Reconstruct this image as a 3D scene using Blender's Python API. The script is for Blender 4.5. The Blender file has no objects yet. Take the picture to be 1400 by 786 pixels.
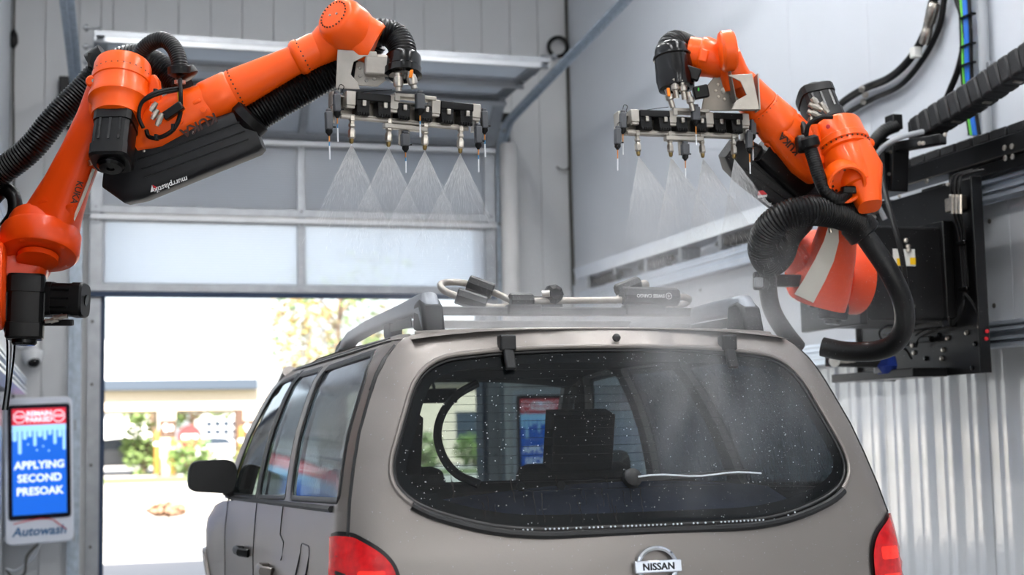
import bpy, bmesh, math, random
import numpy as np
from mathutils import Vector, Matrix
from mathutils.geometry import delaunay_2d_cdt

random.seed(7)
SC = bpy.context.scene
COL = SC.collection
PI = math.pi

# ------------------------------------------------------------------ camera
# bay axes: X right, Y towards the exit door, Z up; camera stands near the left wall behind the car
F, CX, CY, CAMH = 1944.0, 700.0, 393.0, 1.43
Yc = Vector((-600, 207, F)).normalized()
Xc = Vector((6250, 70, F)); Xc = (Xc - Yc * Xc.dot(Yc)).normalized()
Zc = -Yc.cross(Xc)
if Zc.y > 0: Zc = -Zc
def cam2world(v): return Vector((Xc.dot(v), Yc.dot(v), Zc.dot(v)))
RIGHT, UP, BACK = cam2world(Vector((1, 0, 0))), cam2world(Vector((0, -1, 0))), cam2world(Vector((0, 0, -1)))
cam_d = bpy.data.cameras.new('camera')
cam = bpy.data.objects.new('camera', cam_d); COL.objects.link(cam)
mw = Matrix((RIGHT, UP, BACK)).transposed().to_4x4(); mw.translation = (0, 0, CAMH)
cam.matrix_world = mw
cam_d.sensor_width = 36; cam_d.lens = 36 * F / 1400
cam_d.clip_start = 0.05; cam_d.clip_end = 500
cam_d.dof.use_dof = True; cam_d.dof.focus_distance = 4.9; cam_d.dof.aperture_fstop = 2.6
SC.camera = cam
def at(x, y, **k):
    """pixel of the photograph plus one known world coordinate (or depth D) -> world point"""
    r = cam2world(Vector((x - CX, y - CY, F))) / F
    if 'D' in k: t = k['D']
    elif 'X' in k: t = k['X'] / r.x
    elif 'Y' in k: t = k['Y'] / r.y
    else: t = (k['Z'] - CAMH) / r.z
    return Vector((0, 0, CAMH)) + r * t

# ------------------------------------------------------------------ daylight
w = bpy.data.worlds.new('sky'); SC.world = w; w.use_nodes = True
nt = w.node_tree; nt.nodes.clear()
sky = nt.nodes.new('ShaderNodeTexSky'); sky.sky_type = 'NISHITA'
sky.sun_disc = False; sky.sun_elevation = math.radians(54); sky.sun_rotation = math.radians(190)
sky.air_density = 1.0; sky.dust_density = 3.0; sky.ozone_density = 1.0
bgn = nt.nodes.new('ShaderNodeBackground'); bgn.inputs['Strength'].default_value = 0.32
won = nt.nodes.new('ShaderNodeOutputWorld')
hz = nt.nodes.new('ShaderNodeMixRGB'); hz.inputs[0].default_value = .55; hz.inputs[2].default_value = (2.6, 2.7, 2.85, 1)   # bright haze over the whole sky
nt.links.new(sky.outputs[0], hz.inputs[1]); nt.links.new(hz.outputs[0], bgn.inputs[0]); nt.links.new(bgn.outputs[0], won.inputs[0])
sl = bpy.data.lights.new('sun', 'SUN'); sl.energy = 17.0; sl.angle = math.radians(0.6); sl.color = (1, .95, .87)
sun = bpy.data.objects.new('sun', sl); COL.objects.link(sun)
_el, _az = math.radians(54), math.radians(-100)     # sun stands behind the camera, over the entrance
sun.rotation_euler = Vector((math.cos(_el) * math.cos(_az), math.cos(_el) * math.sin(_az), math.sin(_el))).to_track_quat('Z', 'Y').to_euler()
SC.view_settings.view_transform = 'Standard'; SC.view_settings.look = 'None'
SC.view_settings.gamma = 1; SC.view_settings.use_curve_mapping = False
SC.view_settings.exposure = 1.0
SC.cycles.max_bounces = 8; SC.cycles.diffuse_bounces = 4; SC.cycles.glossy_bounces = 4
SC.cycles.transmission_bounces = 6; SC.cycles.transparent_max_bounces = 24; SC.cycles.volume_bounces = 1
SC.cycles.sample_clamp_indirect = 6.0; SC.cycles.caustics_reflective = False; SC.cycles.caustics_refractive = False

# ------------------------------------------------------------------ helpers
def lin(c):
    if isinstance(c, str):
        c = tuple(int(c[i:i+2], 16) / 255 for i in (0, 2, 4))
    return tuple((x / 12.92 if x <= .04045 else ((x + .055) / 1.055) ** 2.4) for x in c) + (1,)
MATS = {}
def mat(name, color, rough=.5, metal=0., var=.0, vscale=6., bump=0., bscale=40., coat=0., emit=0., trans=0., alpha=1., spec=.5, stretch=None, croughness=.05, aniso=0):
    """procedural Principled material: colour with noise variation and optional fine relief"""
    if name in MATS: return MATS[name]
    m = bpy.data.materials.new(name); m.use_nodes = True; MATS[name] = m
    nt = m.node_tree; b = nt.nodes['Principled BSDF']
    b.inputs['Roughness'].default_value = rough; b.inputs['Metallic'].default_value = metal
    b.inputs['Coat Weight'].default_value = coat; b.inputs['Coat Roughness'].default_value = croughness
    b.inputs['Transmission Weight'].default_value = trans; b.inputs['Alpha'].default_value = alpha
    b.inputs['Specular IOR Level'].default_value = spec
    col = lin(color); b.inputs['Base Color'].default_value = col
    if emit:
        b.inputs['Emission Color'].default_value = col; b.inputs['Emission Strength'].default_value = emit
    tc = None
    def coords():
        nonlocal tc
        if tc is None:
            tc = nt.nodes.new('ShaderNodeNewGeometry').outputs['Position']
            if stretch:
                mp = nt.nodes.new('ShaderNodeMapping'); mp.inputs['Scale'].default_value = stretch
                nt.links.new(tc, mp.inputs['Vector']); tc = mp.outputs[0]
        return tc
    if var:
        n = nt.nodes.new('ShaderNodeTexNoise'); n.inputs['Scale'].default_value = vscale; n.inputs['Detail'].default_value = 5
        nt.links.new(coords(), n.inputs['Vector'])
        mr = nt.nodes.new('ShaderNodeMapRange'); mr.inputs[1].default_value = .3; mr.inputs[2].default_value = .7
        mr.inputs[3].default_value = 1 - var; mr.inputs[4].default_value = 1 + var * .6
        nt.links.new(n.outputs['Fac'], mr.inputs[0])
        mx = nt.nodes.new('ShaderNodeVectorMath'); mx.operation = 'SCALE'; mx.inputs[0].default_value = col[:3]
        nt.links.new(mr.outputs[0], mx.inputs['Scale']); nt.links.new(mx.outputs[0], b.inputs['Base Color'])
        if emit: nt.links.new(mx.outputs[0], b.inputs['Emission Color'])
    if bump:
        n2 = nt.nodes.new('ShaderNodeTexNoise'); n2.inputs['Scale'].default_value = bscale; n2.inputs['Detail'].default_value = 3
        nt.links.new(coords(), n2.inputs['Vector'])
        bp = nt.nodes.new('ShaderNodeBump'); bp.inputs['Strength'].default_value = bump; bp.inputs['Distance'].default_value = .01
        nt.links.new(n2.outputs['Fac'], bp.inputs['Height']); nt.links.new(bp.outputs[0], b.inputs['Normal'])
    return m

ORG = {}
def V(*a): return Vector(a[0]) if len(a) == 1 else Vector(a)
def frame(d, up=(0, 0, 1)):
    """orthonormal (x, y, z) with z along d"""
    z = V(d).normalized(); u = V(up)
    if abs(z.dot(u.normalized())) > .98: u = Vector((0, 1, 0)) if abs(z.y) < .9 else Vector((1, 0, 0))
    x = u.cross(z).normalized(); y = z.cross(x)
    return x, y, z
def catmull(pts, n=8, closed=False):
    pts = [V(p) for p in pts]; out = []
    m = len(pts)
    for i in range(m if closed else m - 1):
        p0 = pts[(i - 1) % m] if (closed or i > 0) else pts[0] * 2 - pts[1]
        p1, p2 = pts[i], pts[(i + 1) % m]
        p3 = pts[(i + 2) % m] if (closed or i + 2 < m) else pts[-1] * 2 - pts[-2]
        for k in range(n):
            t = k / n
            out.append(.5 * ((2 * p1) + (p2 - p0) * t + (2 * p0 - 5 * p1 + 4 * p2 - p3) * t * t + (3 * p1 - p0 - 3 * p2 + p3) * t ** 3))
    if not closed: out.append(pts[-1])
    return out
def resample(pts, step):
    pts = [V(p) for p in pts]; d = [0]
    for a, b in zip(pts, pts[1:]): d.append(d[-1] + (b - a).length)
    n = max(2, int(round(d[-1] / step))); out = []; j = 0
    for i in range(n + 1):
        s = d[-1] * i / n
        while j < len(d) - 2 and d[j + 1] < s: j += 1
        t = (s - d[j]) / max(1e-9, d[j + 1] - d[j]); out.append(pts[j].lerp(pts[j + 1], t))
    return out
class MB:
    def __init__(s): s.v = []; s.f = []
    def add(s, vs, fs):
        o = len(s.v); s.v += [tuple(v) for v in vs]; s.f += [tuple(i + o for i in f) for f in fs]; return s
    def box(s, c, size, R=None):
        c = V(c); hx, hy, hz = (a / 2 for a in size)
        vs = [V(x, y, z) for x in (-hx, hx) for y in (-hy, hy) for z in (-hz, hz)]
        if R is not None: vs = [R[0] * v.x + R[1] * v.y + R[2] * v.z for v in vs]
        return s.add([c + v for v in vs], [(0, 1, 3, 2), (4, 6, 7, 5), (0, 4, 5, 1), (2, 3, 7, 6), (0, 2, 6, 4), (1, 5, 7, 3)])
    def span(s, a, b):
        """box between two corners"""
        a, b = V(a), V(b); return s.box((a + b) / 2, [abs(x) for x in (b - a)])
    def bar(s, p0, p1, wx, wy, up=(0, 0, 1)):
        p0, p1 = V(p0), V(p1); x, y, z = frame(p1 - p0, up)
        return s.box((p0 + p1) / 2, (wx, wy, (p1 - p0).length), (x, y, z))
    def lathe(s, p, axis, prof, n=24, up=(0, 0, 1), squash=1.):
        p = V(p); x, y, z = frame(axis, up); vs = []; fs = []
        for t, r in prof:
            for k in range(n):
                a = 2 * PI * k / n; vs.append(p + z * t + (x * math.cos(a) + y * math.sin(a) * squash) * r)
        for i in range(len(prof) - 1):
            for k in range(n):
                k2 = (k + 1) % n; fs.append((i * n + k, i * n + k2, (i + 1) * n + k2, (i + 1) * n + k))
        if prof[0][1] > 1e-6: fs.append(tuple(reversed(range(n))))
        if prof[-1][1] > 1e-6: fs.append(tuple(range((len(prof) - 1) * n, len(prof) * n)))
        return s.add(vs, fs)
    def cyl(s, p0, p1, r0, r1=None, n=16):
        p0, p1 = V(p0), V(p1); L = (p1 - p0).length
        return s.lathe(p0, p1 - p0, [(0, r0), (L, r0 if r1 is None else r1)], n)
    def rcyl(s, p0, p1, r, n=20, e=.012):
        """cylinder with rounded rims"""
        p0, p1 = V(p0), V(p1); L = (p1 - p0).length; e = min(e, L / 2.2, r * .6)
        return s.lathe(p0, p1 - p0, [(0, r - e), (e * .3, r - e * .3), (e, r), (L - e, r), (L - e * .3, r - e * .3), (L, r - e)], n)
    def tube(s, pts, r, n=10, closed=False, flat=1.):
        pts = [V(p) for p in pts]; m = len(pts); R = r if isinstance(r, (list, tuple)) else [r] * m
        tg = []
        for i in range(m):
            a = pts[(i - 1) % m] if (closed or i > 0) else pts[i]; b = pts[(i + 1) % m] if (closed or i < m - 1) else pts[i]
            tg.append((b - a).normalized())
        x, y, _ = frame(tg[0]); vs = []; fs = []
        for i in range(m):
            if i:
                x = (x - tg[i] * x.dot(tg[i])).normalized(); y = tg[i].cross(x)
            for k in range(n):
                a = 2 * PI * k / n; vs.append(pts[i] + (x * math.cos(a) + y * math.sin(a) * flat) * R[i])
        for i in range(m if closed else m - 1):
            j = (i + 1) % m
            for k in range(n):
                k2 = (k + 1) % n; fs.append((i * n + k, i * n + k2, j * n + k2, j * n + k))
        if not closed: fs += [tuple(reversed(range(n))), tuple(range((m - 1) * n, m * n))]
        return s.add(vs, fs)
    def hose(s, ctrl, r, pitch=.012, n=14, depth=.09):
        """corrugated hose through control points"""
        p = resample(catmull(ctrl, 10), pitch / 4)
        return s.tube(p, [r * (1 - depth * (1 if i % 4 in (2,) else (.35 if i % 4 in (1, 3) else 0))) for i in range(len(p))], n)
    def prism(s, poly, o, ux, uy, depth):
        o, ux, uy = V(o), V(ux), V(uy); nz = ux.cross(uy).normalized(); n = len(poly)
        a = [o + ux * x + uy * y for x, y in poly]; b = [q + nz * depth for q in a]
        return s.add(a + b, [tuple(reversed(range(n))), tuple(range(n, 2 * n))] + [(i, (i + 1) % n, n + (i + 1) % n, n + i) for i in range(n)])
    def loft(s, loops, caps=True, closed=True):
        n = len(loops[0]); vs = [p for l in loops for p in l]; fs = []
        for i in range(len(loops) - 1):
            for k in range(n if closed else n - 1):
                k2 = (k + 1) % n; fs.append((i * n + k, i * n + k2, (i + 1) * n + k2, (i + 1) * n + k))
        if caps: fs += [tuple(reversed(range(n))), tuple(range((len(loops) - 1) * n, len(loops) * n))]
        return s.add(vs, fs)
    def build(s, name, m, parent=None, smooth=38, bevel=0., solid=0., offset=-1, subd=0, origin=None):
        me = bpy.data.meshes.new(name)
        a = np.array(s.v, float)
        c = V((a.min(0) + a.max(0)) / 2) if origin is None else V(origin)
        me.from_pydata((a - np.array(c)).tolist(), [], s.f)
        bm = bmesh.new(); bm.from_mesh(me); bmesh.ops.recalc_face_normals(bm, faces=bm.faces); bm.to_mesh(me); bm.free()
        if smooth:
            me.shade_smooth(); me.set_sharp_from_angle(angle=math.radians(smooth))
        me.materials.append(MATS[m] if isinstance(m, str) else m)
        o = bpy.data.objects.new(name, me); COL.objects.link(o)
        ORG[o.name] = c; o.location = c
        if parent is not None: o.parent = parent; o.location = c - ORG[parent.name]
        if solid:
            sm = o.modifiers.new('solid', 'SOLIDIFY'); sm.thickness = solid; sm.offset = offset
        if bevel:
            bv = o.modifiers.new('bevel', 'BEVEL'); bv.width = bevel; bv.segments = 2; bv.limit_method = 'ANGLE'; bv.angle_limit = math.radians(50)
        if subd:
            sd = o.modifiers.new('sub', 'SUBSURF'); sd.levels = subd; sd.render_levels = subd
        return o
def inst(name, src, loc, parent=None, rot=None):
    """another object on the same mesh data"""
    o = bpy.data.objects.new(name, src.data); COL.objects.link(o); loc = V(loc); ORG[o.name] = loc; o.location = loc
    if rot is not None: o.rotation_euler = rot
    if parent is not None: o.parent = parent; o.location = loc - ORG[parent.name]
    for md in src.modifiers:
        n = o.modifiers.new(md.name, md.type)
        for p in ('width', 'segments', 'limit_method', 'angle_limit', 'thickness', 'offset'):
            if hasattr(md, p): setattr(n, p, getattr(md, p))
    return o
def tag(o, label=None, cat=None, group=None, kind=None):
    if label: o['label'] = label
    if cat: o['category'] = cat
    if group: o['group'] = group
    if kind: o['kind'] = kind
    return o
def thing(name, loc, label, cat, group=None, kind=None):
    o = bpy.data.objects.new(name, None); COL.objects.link(o); o.location = loc; ORG[o.name] = V(loc)
    o.empty_display_size = .1
    return tag(o, label, cat, group, kind)
def struct(o): o['kind'] = 'structure'; return o
def text_mesh(txt, size, extrude=.001, bold=0., align='CENTER', shear=0., spacing=1.0):
    cu = bpy.data.curves.new('lettering', 'FONT'); cu.body = txt; cu.size = size; cu.extrude = extrude; cu.offset = bold
    cu.align_x = align; cu.align_y = 'CENTER'; cu.shear = shear; cu.resolution_u = 3; cu.space_character = spacing
    t = bpy.data.objects.new('lettering_source', cu); COL.objects.link(t)
    bpy.context.view_layer.update()
    me = bpy.data.meshes.new_from_object(t.evaluated_get(bpy.context.evaluated_depsgraph_get()))
    bpy.data.objects.remove(t); bpy.data.curves.remove(cu)
    return me
def lettering(txt, size, m, loc, right, up, parent=None, name='lettering', **k):
    """text lying in the plane (right, up) at loc"""
    me = text_mesh(txt, size, **k); me.materials.append(MATS[m]); me.name = name
    r = V(right).normalized(); u = V(up); u = (u - r * u.dot(r)).normalized(); z = r.cross(u)
    R = Matrix((r, u, z)).transposed().to_4x4()
    me.transform(R)
    o = bpy.data.objects.new(name, me); COL.objects.link(o); loc = V(loc); ORG[o.name] = loc
    o.location = loc if parent is None else loc - ORG[parent.name]
    if parent is not None: o.parent = parent
    return o
def in_poly(x, y, poly):
    c = False; j = len(poly) - 1
    for i in range(len(poly)):
        xi, yi = poly[i]; xj, yj = poly[j]
        if (yi > y) != (yj > y) and x < (xj - xi) * (y - yi) / (yj - yi) + xi: c = not c
        j = i
    return c
def fillet(pts, r, n=6):
    """round the corners of a polygon; r scalar or list"""
    out = []; m = len(pts)
    for i in range(m):
        p, a, b = Vector(pts[i]), Vector(pts[i - 1]), Vector(pts[(i + 1) % m])
        ri = r[i] if isinstance(r, (list, tuple)) else r
        if ri <= 0: out.append(tuple(p)); continue
        d1 = min(ri, (a - p).length * .48); d2 = min(ri, (b - p).length * .48)
        q1 = p + (a - p).normalized() * d1; q2 = p + (b - p).normalized() * d2
        for k in range(n + 1):
            t = k / n; out.append(tuple(q1 * (1 - t) ** 2 + p * 2 * t * (1 - t) + q2 * t * t))
    return out
def densify(poly, step):
    out = []
    for i in range(len(poly)):
        a, b = Vector(poly[i]), Vector(poly[(i + 1) % len(poly)]); n = max(1, int((b - a).length / step + .5))
        out += [tuple(a.lerp(b, k / n)) for k in range(n)]
    return out
def grow(poly, d):
    """offset a closed polygon outwards by d"""
    A = sum(poly[i][0] * poly[(i + 1) % len(poly)][1] - poly[(i + 1) % len(poly)][0] * poly[i][1] for i in range(len(poly)))
    s = 1 if A > 0 else -1; out = []
    for i in range(len(poly)):
        p, a, b = Vector(poly[i]), Vector(poly[i - 1]), Vector(poly[(i + 1) % len(poly)])
        n1 = Vector(((p - a).y, -(p - a).x)); n2 = Vector(((b - p).y, -(b - p).x))
        if n1.length < 1e-7: n1 = n2
        if n2.length < 1e-7: n2 = n1
        n = (n1.normalized() + n2.normalized()); n = n.normalized() if n.length > 1e-6 else n1.normalized()
        out.append(tuple(p + n * d * s))
    return out
def patch(outer, holes, fmap, step):
    """triangulated sheet over a 2D polygon with holes, mapped to 3D"""
    outer = densify(outer, step); holes = [densify(h, step) for h in holes]
    vs = []; ed = []
    for lp in [outer] + holes:
        o = len(vs); n = len(lp); vs += lp; ed += [(o + i, o + (i + 1) % n) for i in range(n)]
    B = np.array(vs)
    x0, y0 = np.array(outer).min(0); x1, y1 = np.array(outer).max(0)
    ny = int((y1 - y0) / step) + 1; nx = int((x1 - x0) / step) + 1
    for j in range(1, ny + 1):
        for i in range(0, nx + 1):
            x = x0 + (i + .5 * (j % 2)) * step; y = y0 + j * step * .95
            if not in_poly(x, y, outer) or any(in_poly(x, y, h) for h in holes): continue
            if ((B[:, 0] - x) ** 2 + (B[:, 1] - y) ** 2).min() < (step * .55) ** 2: continue
            vs.append((x, y))
    r = delaunay_2d_cdt([Vector(v) for v in vs], ed, [], 0, 1e-6)
    P = r[0]; fs = []
    for f in r[2]:
        cx = sum(P[i].x for i in f) / 3; cy = sum(P[i].y for i in f) / 3
        if in_poly(cx, cy, outer) and not any(in_poly(cx, cy, h) for h in holes): fs.append(tuple(f))
    return MB().add([fmap(p.x, p.y) for p in P], fs)

# ------------------------------------------------------------------ materials of the building
mat('panel_white', 'c9cacb', .42, var=.05, vscale=1.5, bump=.05, bscale=3)
mat('panel_core', '8d9092', .7)
mat('liner_white', 'ccd1d8', .28, var=.04, vscale=1.2, bump=.06, bscale=4)
mat('ribbed_white', 'eceff3', .2, var=.02, vscale=2, bump=.04, bscale=5, coat=1., croughness=.08)
mat('concrete', '8f8f8d', .35, var=.12, vscale=2.5, bump=.2, bscale=30)
mat('alu', '9fa2a6', .42, .9, var=.12, vscale=9)
mat('alu_bright', 'b6b8bb', .4, .8, var=.05, vscale=6)
mat('galv', 'b0bcc8', .42, .5, var=.22, vscale=22, bump=.05)
mat('white_paint', 'e2e3e4', .45, var=.03)
mat('dark_blue_seal', '1d3350', .55)
mat('black_plastic', '060607', .42, var=.15, vscale=20, spec=.28)
mat('black_gloss', '050506', .2, spec=.35)
mat('black_metal', '070708', .28, .0, var=.2, vscale=8, spec=.35)
mat('black_rubber', '060607', .5, var=.1, spec=.25)
mat('steel', 'c2beb8', .3, 1., var=.14, vscale=30)
mat('stain_dark', '4b4944', .8)
mat('foam_white', 'dcdad8', .6, var=.06, vscale=4)
mat('grey_plastic', '9fa3a8', .5)
mat('fill_lamp_glow', 'ffffff', .5, emit=40)  # glow of the added ceiling fill lamps
YW, XR, XL, ZC = 13.0, 4.64, -.56, 6.0      # exit wall, side walls, ceiling
OP0, OP1, OPZ = .2, 3.76, 3.42              # door opening

# polycarbonate of the sectional door: translucent twin-wall sheet
def polycarb():
    m = bpy.data.materials.new('polycarbonate'); m.use_nodes = True; MATS['polycarbonate'] = m
    nt = m.node_tree; nt.nodes.clear()
    out = nt.nodes.new('ShaderNodeOutputMaterial')
    tr = nt.nodes.new('ShaderNodeBsdfTransparent'); tr.inputs[0].default_value = lin('eef3f8')
    tl = nt.nodes.new('ShaderNodeBsdfTranslucent'); tl.inputs[0].default_value = lin('eef3f8')
    df = nt.nodes.new('ShaderNodeBsdfDiffuse'); df.inputs[0].default_value = lin('dbe0e8')
    gl = nt.nodes.new('ShaderNodeBsdfGlossy'); gl.inputs['Roughness'].default_value = .25
    wv = nt.nodes.new('ShaderNodeTexWave'); wv.wave_type = 'BANDS'; wv.bands_direction = 'Z'; wv.inputs['Scale'].default_value = 14
    g = nt.nodes.new('ShaderNodeNewGeometry'); nt.links.new(g.outputs['Position'], wv.inputs['Vector'])
    mr = nt.nodes.new('ShaderNodeMapRange'); mr.inputs[3].default_value = .38; mr.inputs[4].default_value = .62
    nt.links.new(wv.outputs['Fac'], mr.inputs[0])
    a = nt.nodes.new('ShaderNodeMixShader'); nt.links.new(mr.outputs[0], a.inputs[0]); nt.links.new(tr.outputs[0], a.inputs[1]); nt.links.new(tl.outputs[0], a.inputs[2])
    b = nt.nodes.new('ShaderNodeMixShader'); b.inputs[0].default_value = .3; nt.links.new(a.outputs[0], b.inputs[1]); nt.links.new(df.outputs[0], b.inputs[2])
    c = nt.nodes.new('ShaderNodeMixShader'); c.inputs[0].default_value = .06; nt.links.new(b.outputs[0], c.inputs[1]); nt.links.new(gl.outputs[0], c.inputs[2])
    nt.links.new(c.outputs[0], out.inputs[0])
polycarb()

# ------------------------------------------------------------------ floor, ceiling, walls
YE = -6.5                                     # entrance wall behind the camera
struct(MB().span((XL - .3, YE - .3, -.2), (XR + .3, YW + .3, 0)).build('floor', 'concrete'))
ceil = struct(MB().span((XL - .3, YE - .3, ZC), (XR + .3, YW + .3, ZC + .25)).build('ceiling', 'white_paint'))
wb = struct(MB().span((XL - .3, YW + .05, 0), (OP0, YW + .25, ZC)).span((OP1, YW + .05, 0), (XR + .3, YW + .25, ZC)).span((OP0, YW + .05, OPZ), (OP1, YW + .25, ZC)).build('wall_back', 'panel_core'))
PW = .288
x = XL; k = 0
while x < XR - .02:
    x1 = min(x + PW, XR)
    segs = []
    if x1 <= OP0 or x >= OP1: segs = [(x, x1, 0, ZC)]
    else:
        a, b = max(x, OP0), min(x1, OP1); segs = [(a, b, OPZ, ZC)]
        if x < OP0: segs.append((x, OP0, 0, ZC))
        if x1 > OP1: segs.append((OP1, x1, 0, ZC))
    for a, b, z0, z1 in segs:
        if b - a > .02: MB().span((a + .002, YW, z0), (b - .002, YW + .05, z1)).build('wall_panel', 'panel_white', wb, bevel=.003)
    x = x1
wf = struct(MB().span((XL - .3, YE - .25, 0), (OP0, YE, ZC)).span((OP1, YE - .25, 0), (XR + .3, YE, ZC)).span((OP0, YE - .25, 4.1), (OP1, YE, ZC)).build('wall_front', 'panel_white'))
wl = struct(MB().span((XL - .25, YE, 0), (XL - .03, YW + .25, ZC)).build('wall_left', 'panel_core'))
wr = struct(MB().span((XR + .03, YE, 0), (XR + .25, YW + .25, ZC)).build('wall_right', 'panel_core'))
# smooth liner panels above, ribbed panels below, on both side walls
RIBP = [(0, 0), (.04, .0), (.058, .0045), (.066, .0055), (.094, .0055), (.102, .0045), (.12, 0), (.155, 0), (.162, .0014), (.178, .0014), (.185, 0), (.25, 0)]
def ribbed(wall, xs, sgn, y0, y1, z0, z1):
    pl = []; yy = 0
    W_ = y1 - y0; n = max(1, round(W_ / .25)); sc = W_ / (n * .25)
    for i in range(n): pl += [((i * .25 + a) * sc, b) for a, b in (RIBP if i == 0 else RIBP[1:])]
    m = MB(); vs = [(xs + sgn * b, y0 + a, z) for z in (z0, z1) for a, b in pl]; c = len(pl)
    m.add(vs, [(i, i + 1, c + i + 1, c + i) for i in range(c - 1)])
    return m.build('ribbed_panel', 'ribbed_white', wall, smooth=60)
for wall, xs, sgn in ((wr, XR, -1), (wl, XL, 1)):
    y = YE
    while y < YW - .05:
        y1 = min(y + 1.0, YW)
        MB().span((xs, y + .0015, 1.88), (xs - sgn * .03, y1 - .0015, ZC)).build('wall_panel', 'liner_white', wall)
        ribbed(wall, xs, sgn, y + .002, y1 - .002, .0, 1.9)
        y = y1
# unseen fill lamps added on the ceiling to brighten the bay, two rows
for xx in (.75, 3.3):
    for yy in (-5.4, -3.6, 2.4, 4.4, 6.6, 8.8):
        t = thing('fill_lamp', (xx, yy, ZC), 'unseen fill lamp added on the bay ceiling', 'lamp', 'added fill lamps along the ceiling')
        MB().span((xx - .09, yy - .65, ZC - .07), (xx + .09, yy + .65, ZC)).build('fill_lamp_body', 'white_paint', t, bevel=.01)
        MB().span((xx - .07, yy - .62, ZC - .1), (xx + .07, yy + .62, ZC - .071)).build('fill_diffuser', 'fill_lamp_glow', t, bevel=.01)

# ------------------------------------------------------------------ sectional exit door, half raised
door = thing('door_1', (1.98, YW - .1, 2.71), None, None, kind='structure')
DX0, DX1 = .12, 3.84
def section(a, b, first=False):
    """one door section between (Y,Z) a (lower edge) and b (upper edge)"""
    a, b = Vector((0, a[0], a[1])), Vector((0, b[0], b[1])); d = (b - a).normalized(); L = (b - a).length; n = Vector((0, -d.z, d.y))
    if n.y > 0 and abs(n.y) > .2: n = -n
    if abs(n.y) <= .2 and n.z > 0: n = -n
    R = (Vector((1, 0, 0)), d, n)
    def P(x, s, h=0): return Vector((x, 0, 0)) + a + d * s + n * h
    fr = MB()
    fr.box(P(1.98, .04), (DX1 - DX0, .075, .05), R).box(P(1.98, L - .035), (DX1 - DX0, .065, .05), R)
    for x, ww in ((DX0 + .055, .11), (1.98, .075), (DX1 - .055, .11)): fr.box(P(x, L / 2), (ww, L - .01, .048), R)
    f = fr.build('section_frame', 'alu', door, bevel=.004)
    for x0, x1 in ((DX0 + .11, 1.98 - .037), (1.98 + .037, DX1 - .11)):
        MB().box(P((x0 + x1) / 2, L / 2), (x1 - x0, L - .14, .012), R).build('pane', 'polycarbonate', f)
    # stiffening strut across the section, hinges at the stiles
    MB().box(P(1.98, L - .03, .045), (DX1 - DX0, .05, .05), R).build('strut', 'alu_bright', f, bevel=.004)
    for x in (DX0 + .05, 1.98, DX1 - .05):
        h = MB().box(P(x, L, .035), (.055, .17, .012), R).cyl(P(x - .03, L, .05), P(x + .03, L, .05), .012, n=10)
        h.build('hinge', 'alu', f)
        for s in (-.06, .06): MB().cyl(P(x, L + s, .04), P(x, L + s, .05), .009, n=8).build('bolt', 'stain_dark', f)
section((12.93, 2.71), (12.93, 3.40)); section((12.93, 3.405), (12.93, 4.12))
section((12.90, 4.14), (12.50, 4.53)); section((12.49, 4.545), (11.91, 4.55)); section((11.90, 4.55), (11.21, 4.555))
MB().span((DX0, 12.9, 2.665), (DX1, 12.96, 2.712)).build('bottom_seal', 'dark_blue_seal', door, bevel=.006)
for x in (DX0 - .01, DX1 + .01):
    for (yy, zz) in ((12.93, 3.4), (12.75, 4.28), (12.3, 4.6), (11.8, 4.6), (11.25, 4.6)):
        s = -1 if x < 1 else 1
        MB().cyl((x - s * .07, yy, zz), (x + s * .07, yy, zz), .011, n=8).cyl((x + s * .03, yy, zz), (x + s * .055, yy, zz), .028, n=14).build('roller', 'alu', door)
def track(x0, x1):
    pth = []
    for z in (0, 1, 2, 3, 3.9): pth.append(Vector((x0, 12.94, z)))
    for i in range(1, 9):
        a = i / 8 * PI / 2 * .98; pth.append(Vector((x0, 12.94 - .42 * (1 - math.cos(a)), 3.9 + .45 * math.sin(a))))
    for i in range(1, 6):
        t = i / 5; pth.append(Vector((x0 + (x1 - x0) * t, 12.52 - 3.9 * t, 4.355 + .34 * t)))
    return pth
def rectsweep(m, pth, wx, wn):
    loops = []
    for i, p in enumerate(pth):
        d = (pth[min(i + 1, len(pth) - 1)] - pth[max(i - 1, 0)]).normalized(); n = Vector((0, d.z, -d.y)).normalized()
        loops.append([p + Vector((sx * wx, 0, 0)) + n * sn * wn for sx, sn in ((-1, -1), (1, -1), (1, 1), (-1, 1))])
    return m.loft(loops)
for x0, x1 in ((.03, -.12), (3.89, 3.88)):
    m = MB(); p = track(x0, x1); s = 1 if x0 > 1 else -1
    rectsweep(m, [q + Vector((s * .03, 0, 0)) for q in p], .006, .045)
    rectsweep(m, [q + Vector((0, 0, 0)) for q in p], .03, .007)
    t = m.build('door_track', 'galv', door, smooth=30)
    MB().add(*(lambda mm: (mm.v, mm.f))(rectsweep(MB(), [q + Vector((s * .055, .02, .04)) for q in p], .02, .035))).build('track_angle', 'galv', t, smooth=30)
    for zz in (.6, 1.55, 2.6, 3.5): MB().box((x0 + s * .03, 12.965, zz), (.05, .07, .09)).build('track_bracket', 'alu', t, bevel=.004)
# jambs and blue weather seal
for x, s in ((OP0, 1), (OP1, -1)):
    j = struct(MB().span((x - s * .09, 12.955, 0), (x + s * .02, 13.0, OPZ)).build('trim_1' if s > 0 else 'trim_2', 'alu'))
    MB().span((x - s * .005, 12.99, 0), (x + s * .06, 13.22, OPZ)).build('weather_seal', 'dark_blue_seal', j)
    for zz in (.5, 1.2, 1.9, 2.45, 3.0): MB().cyl((x - s * .05, 12.955, zz), (x - s * .05, 12.947, zz), .014, n=8).build('bolt', 'stain_dark', j)

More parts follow.
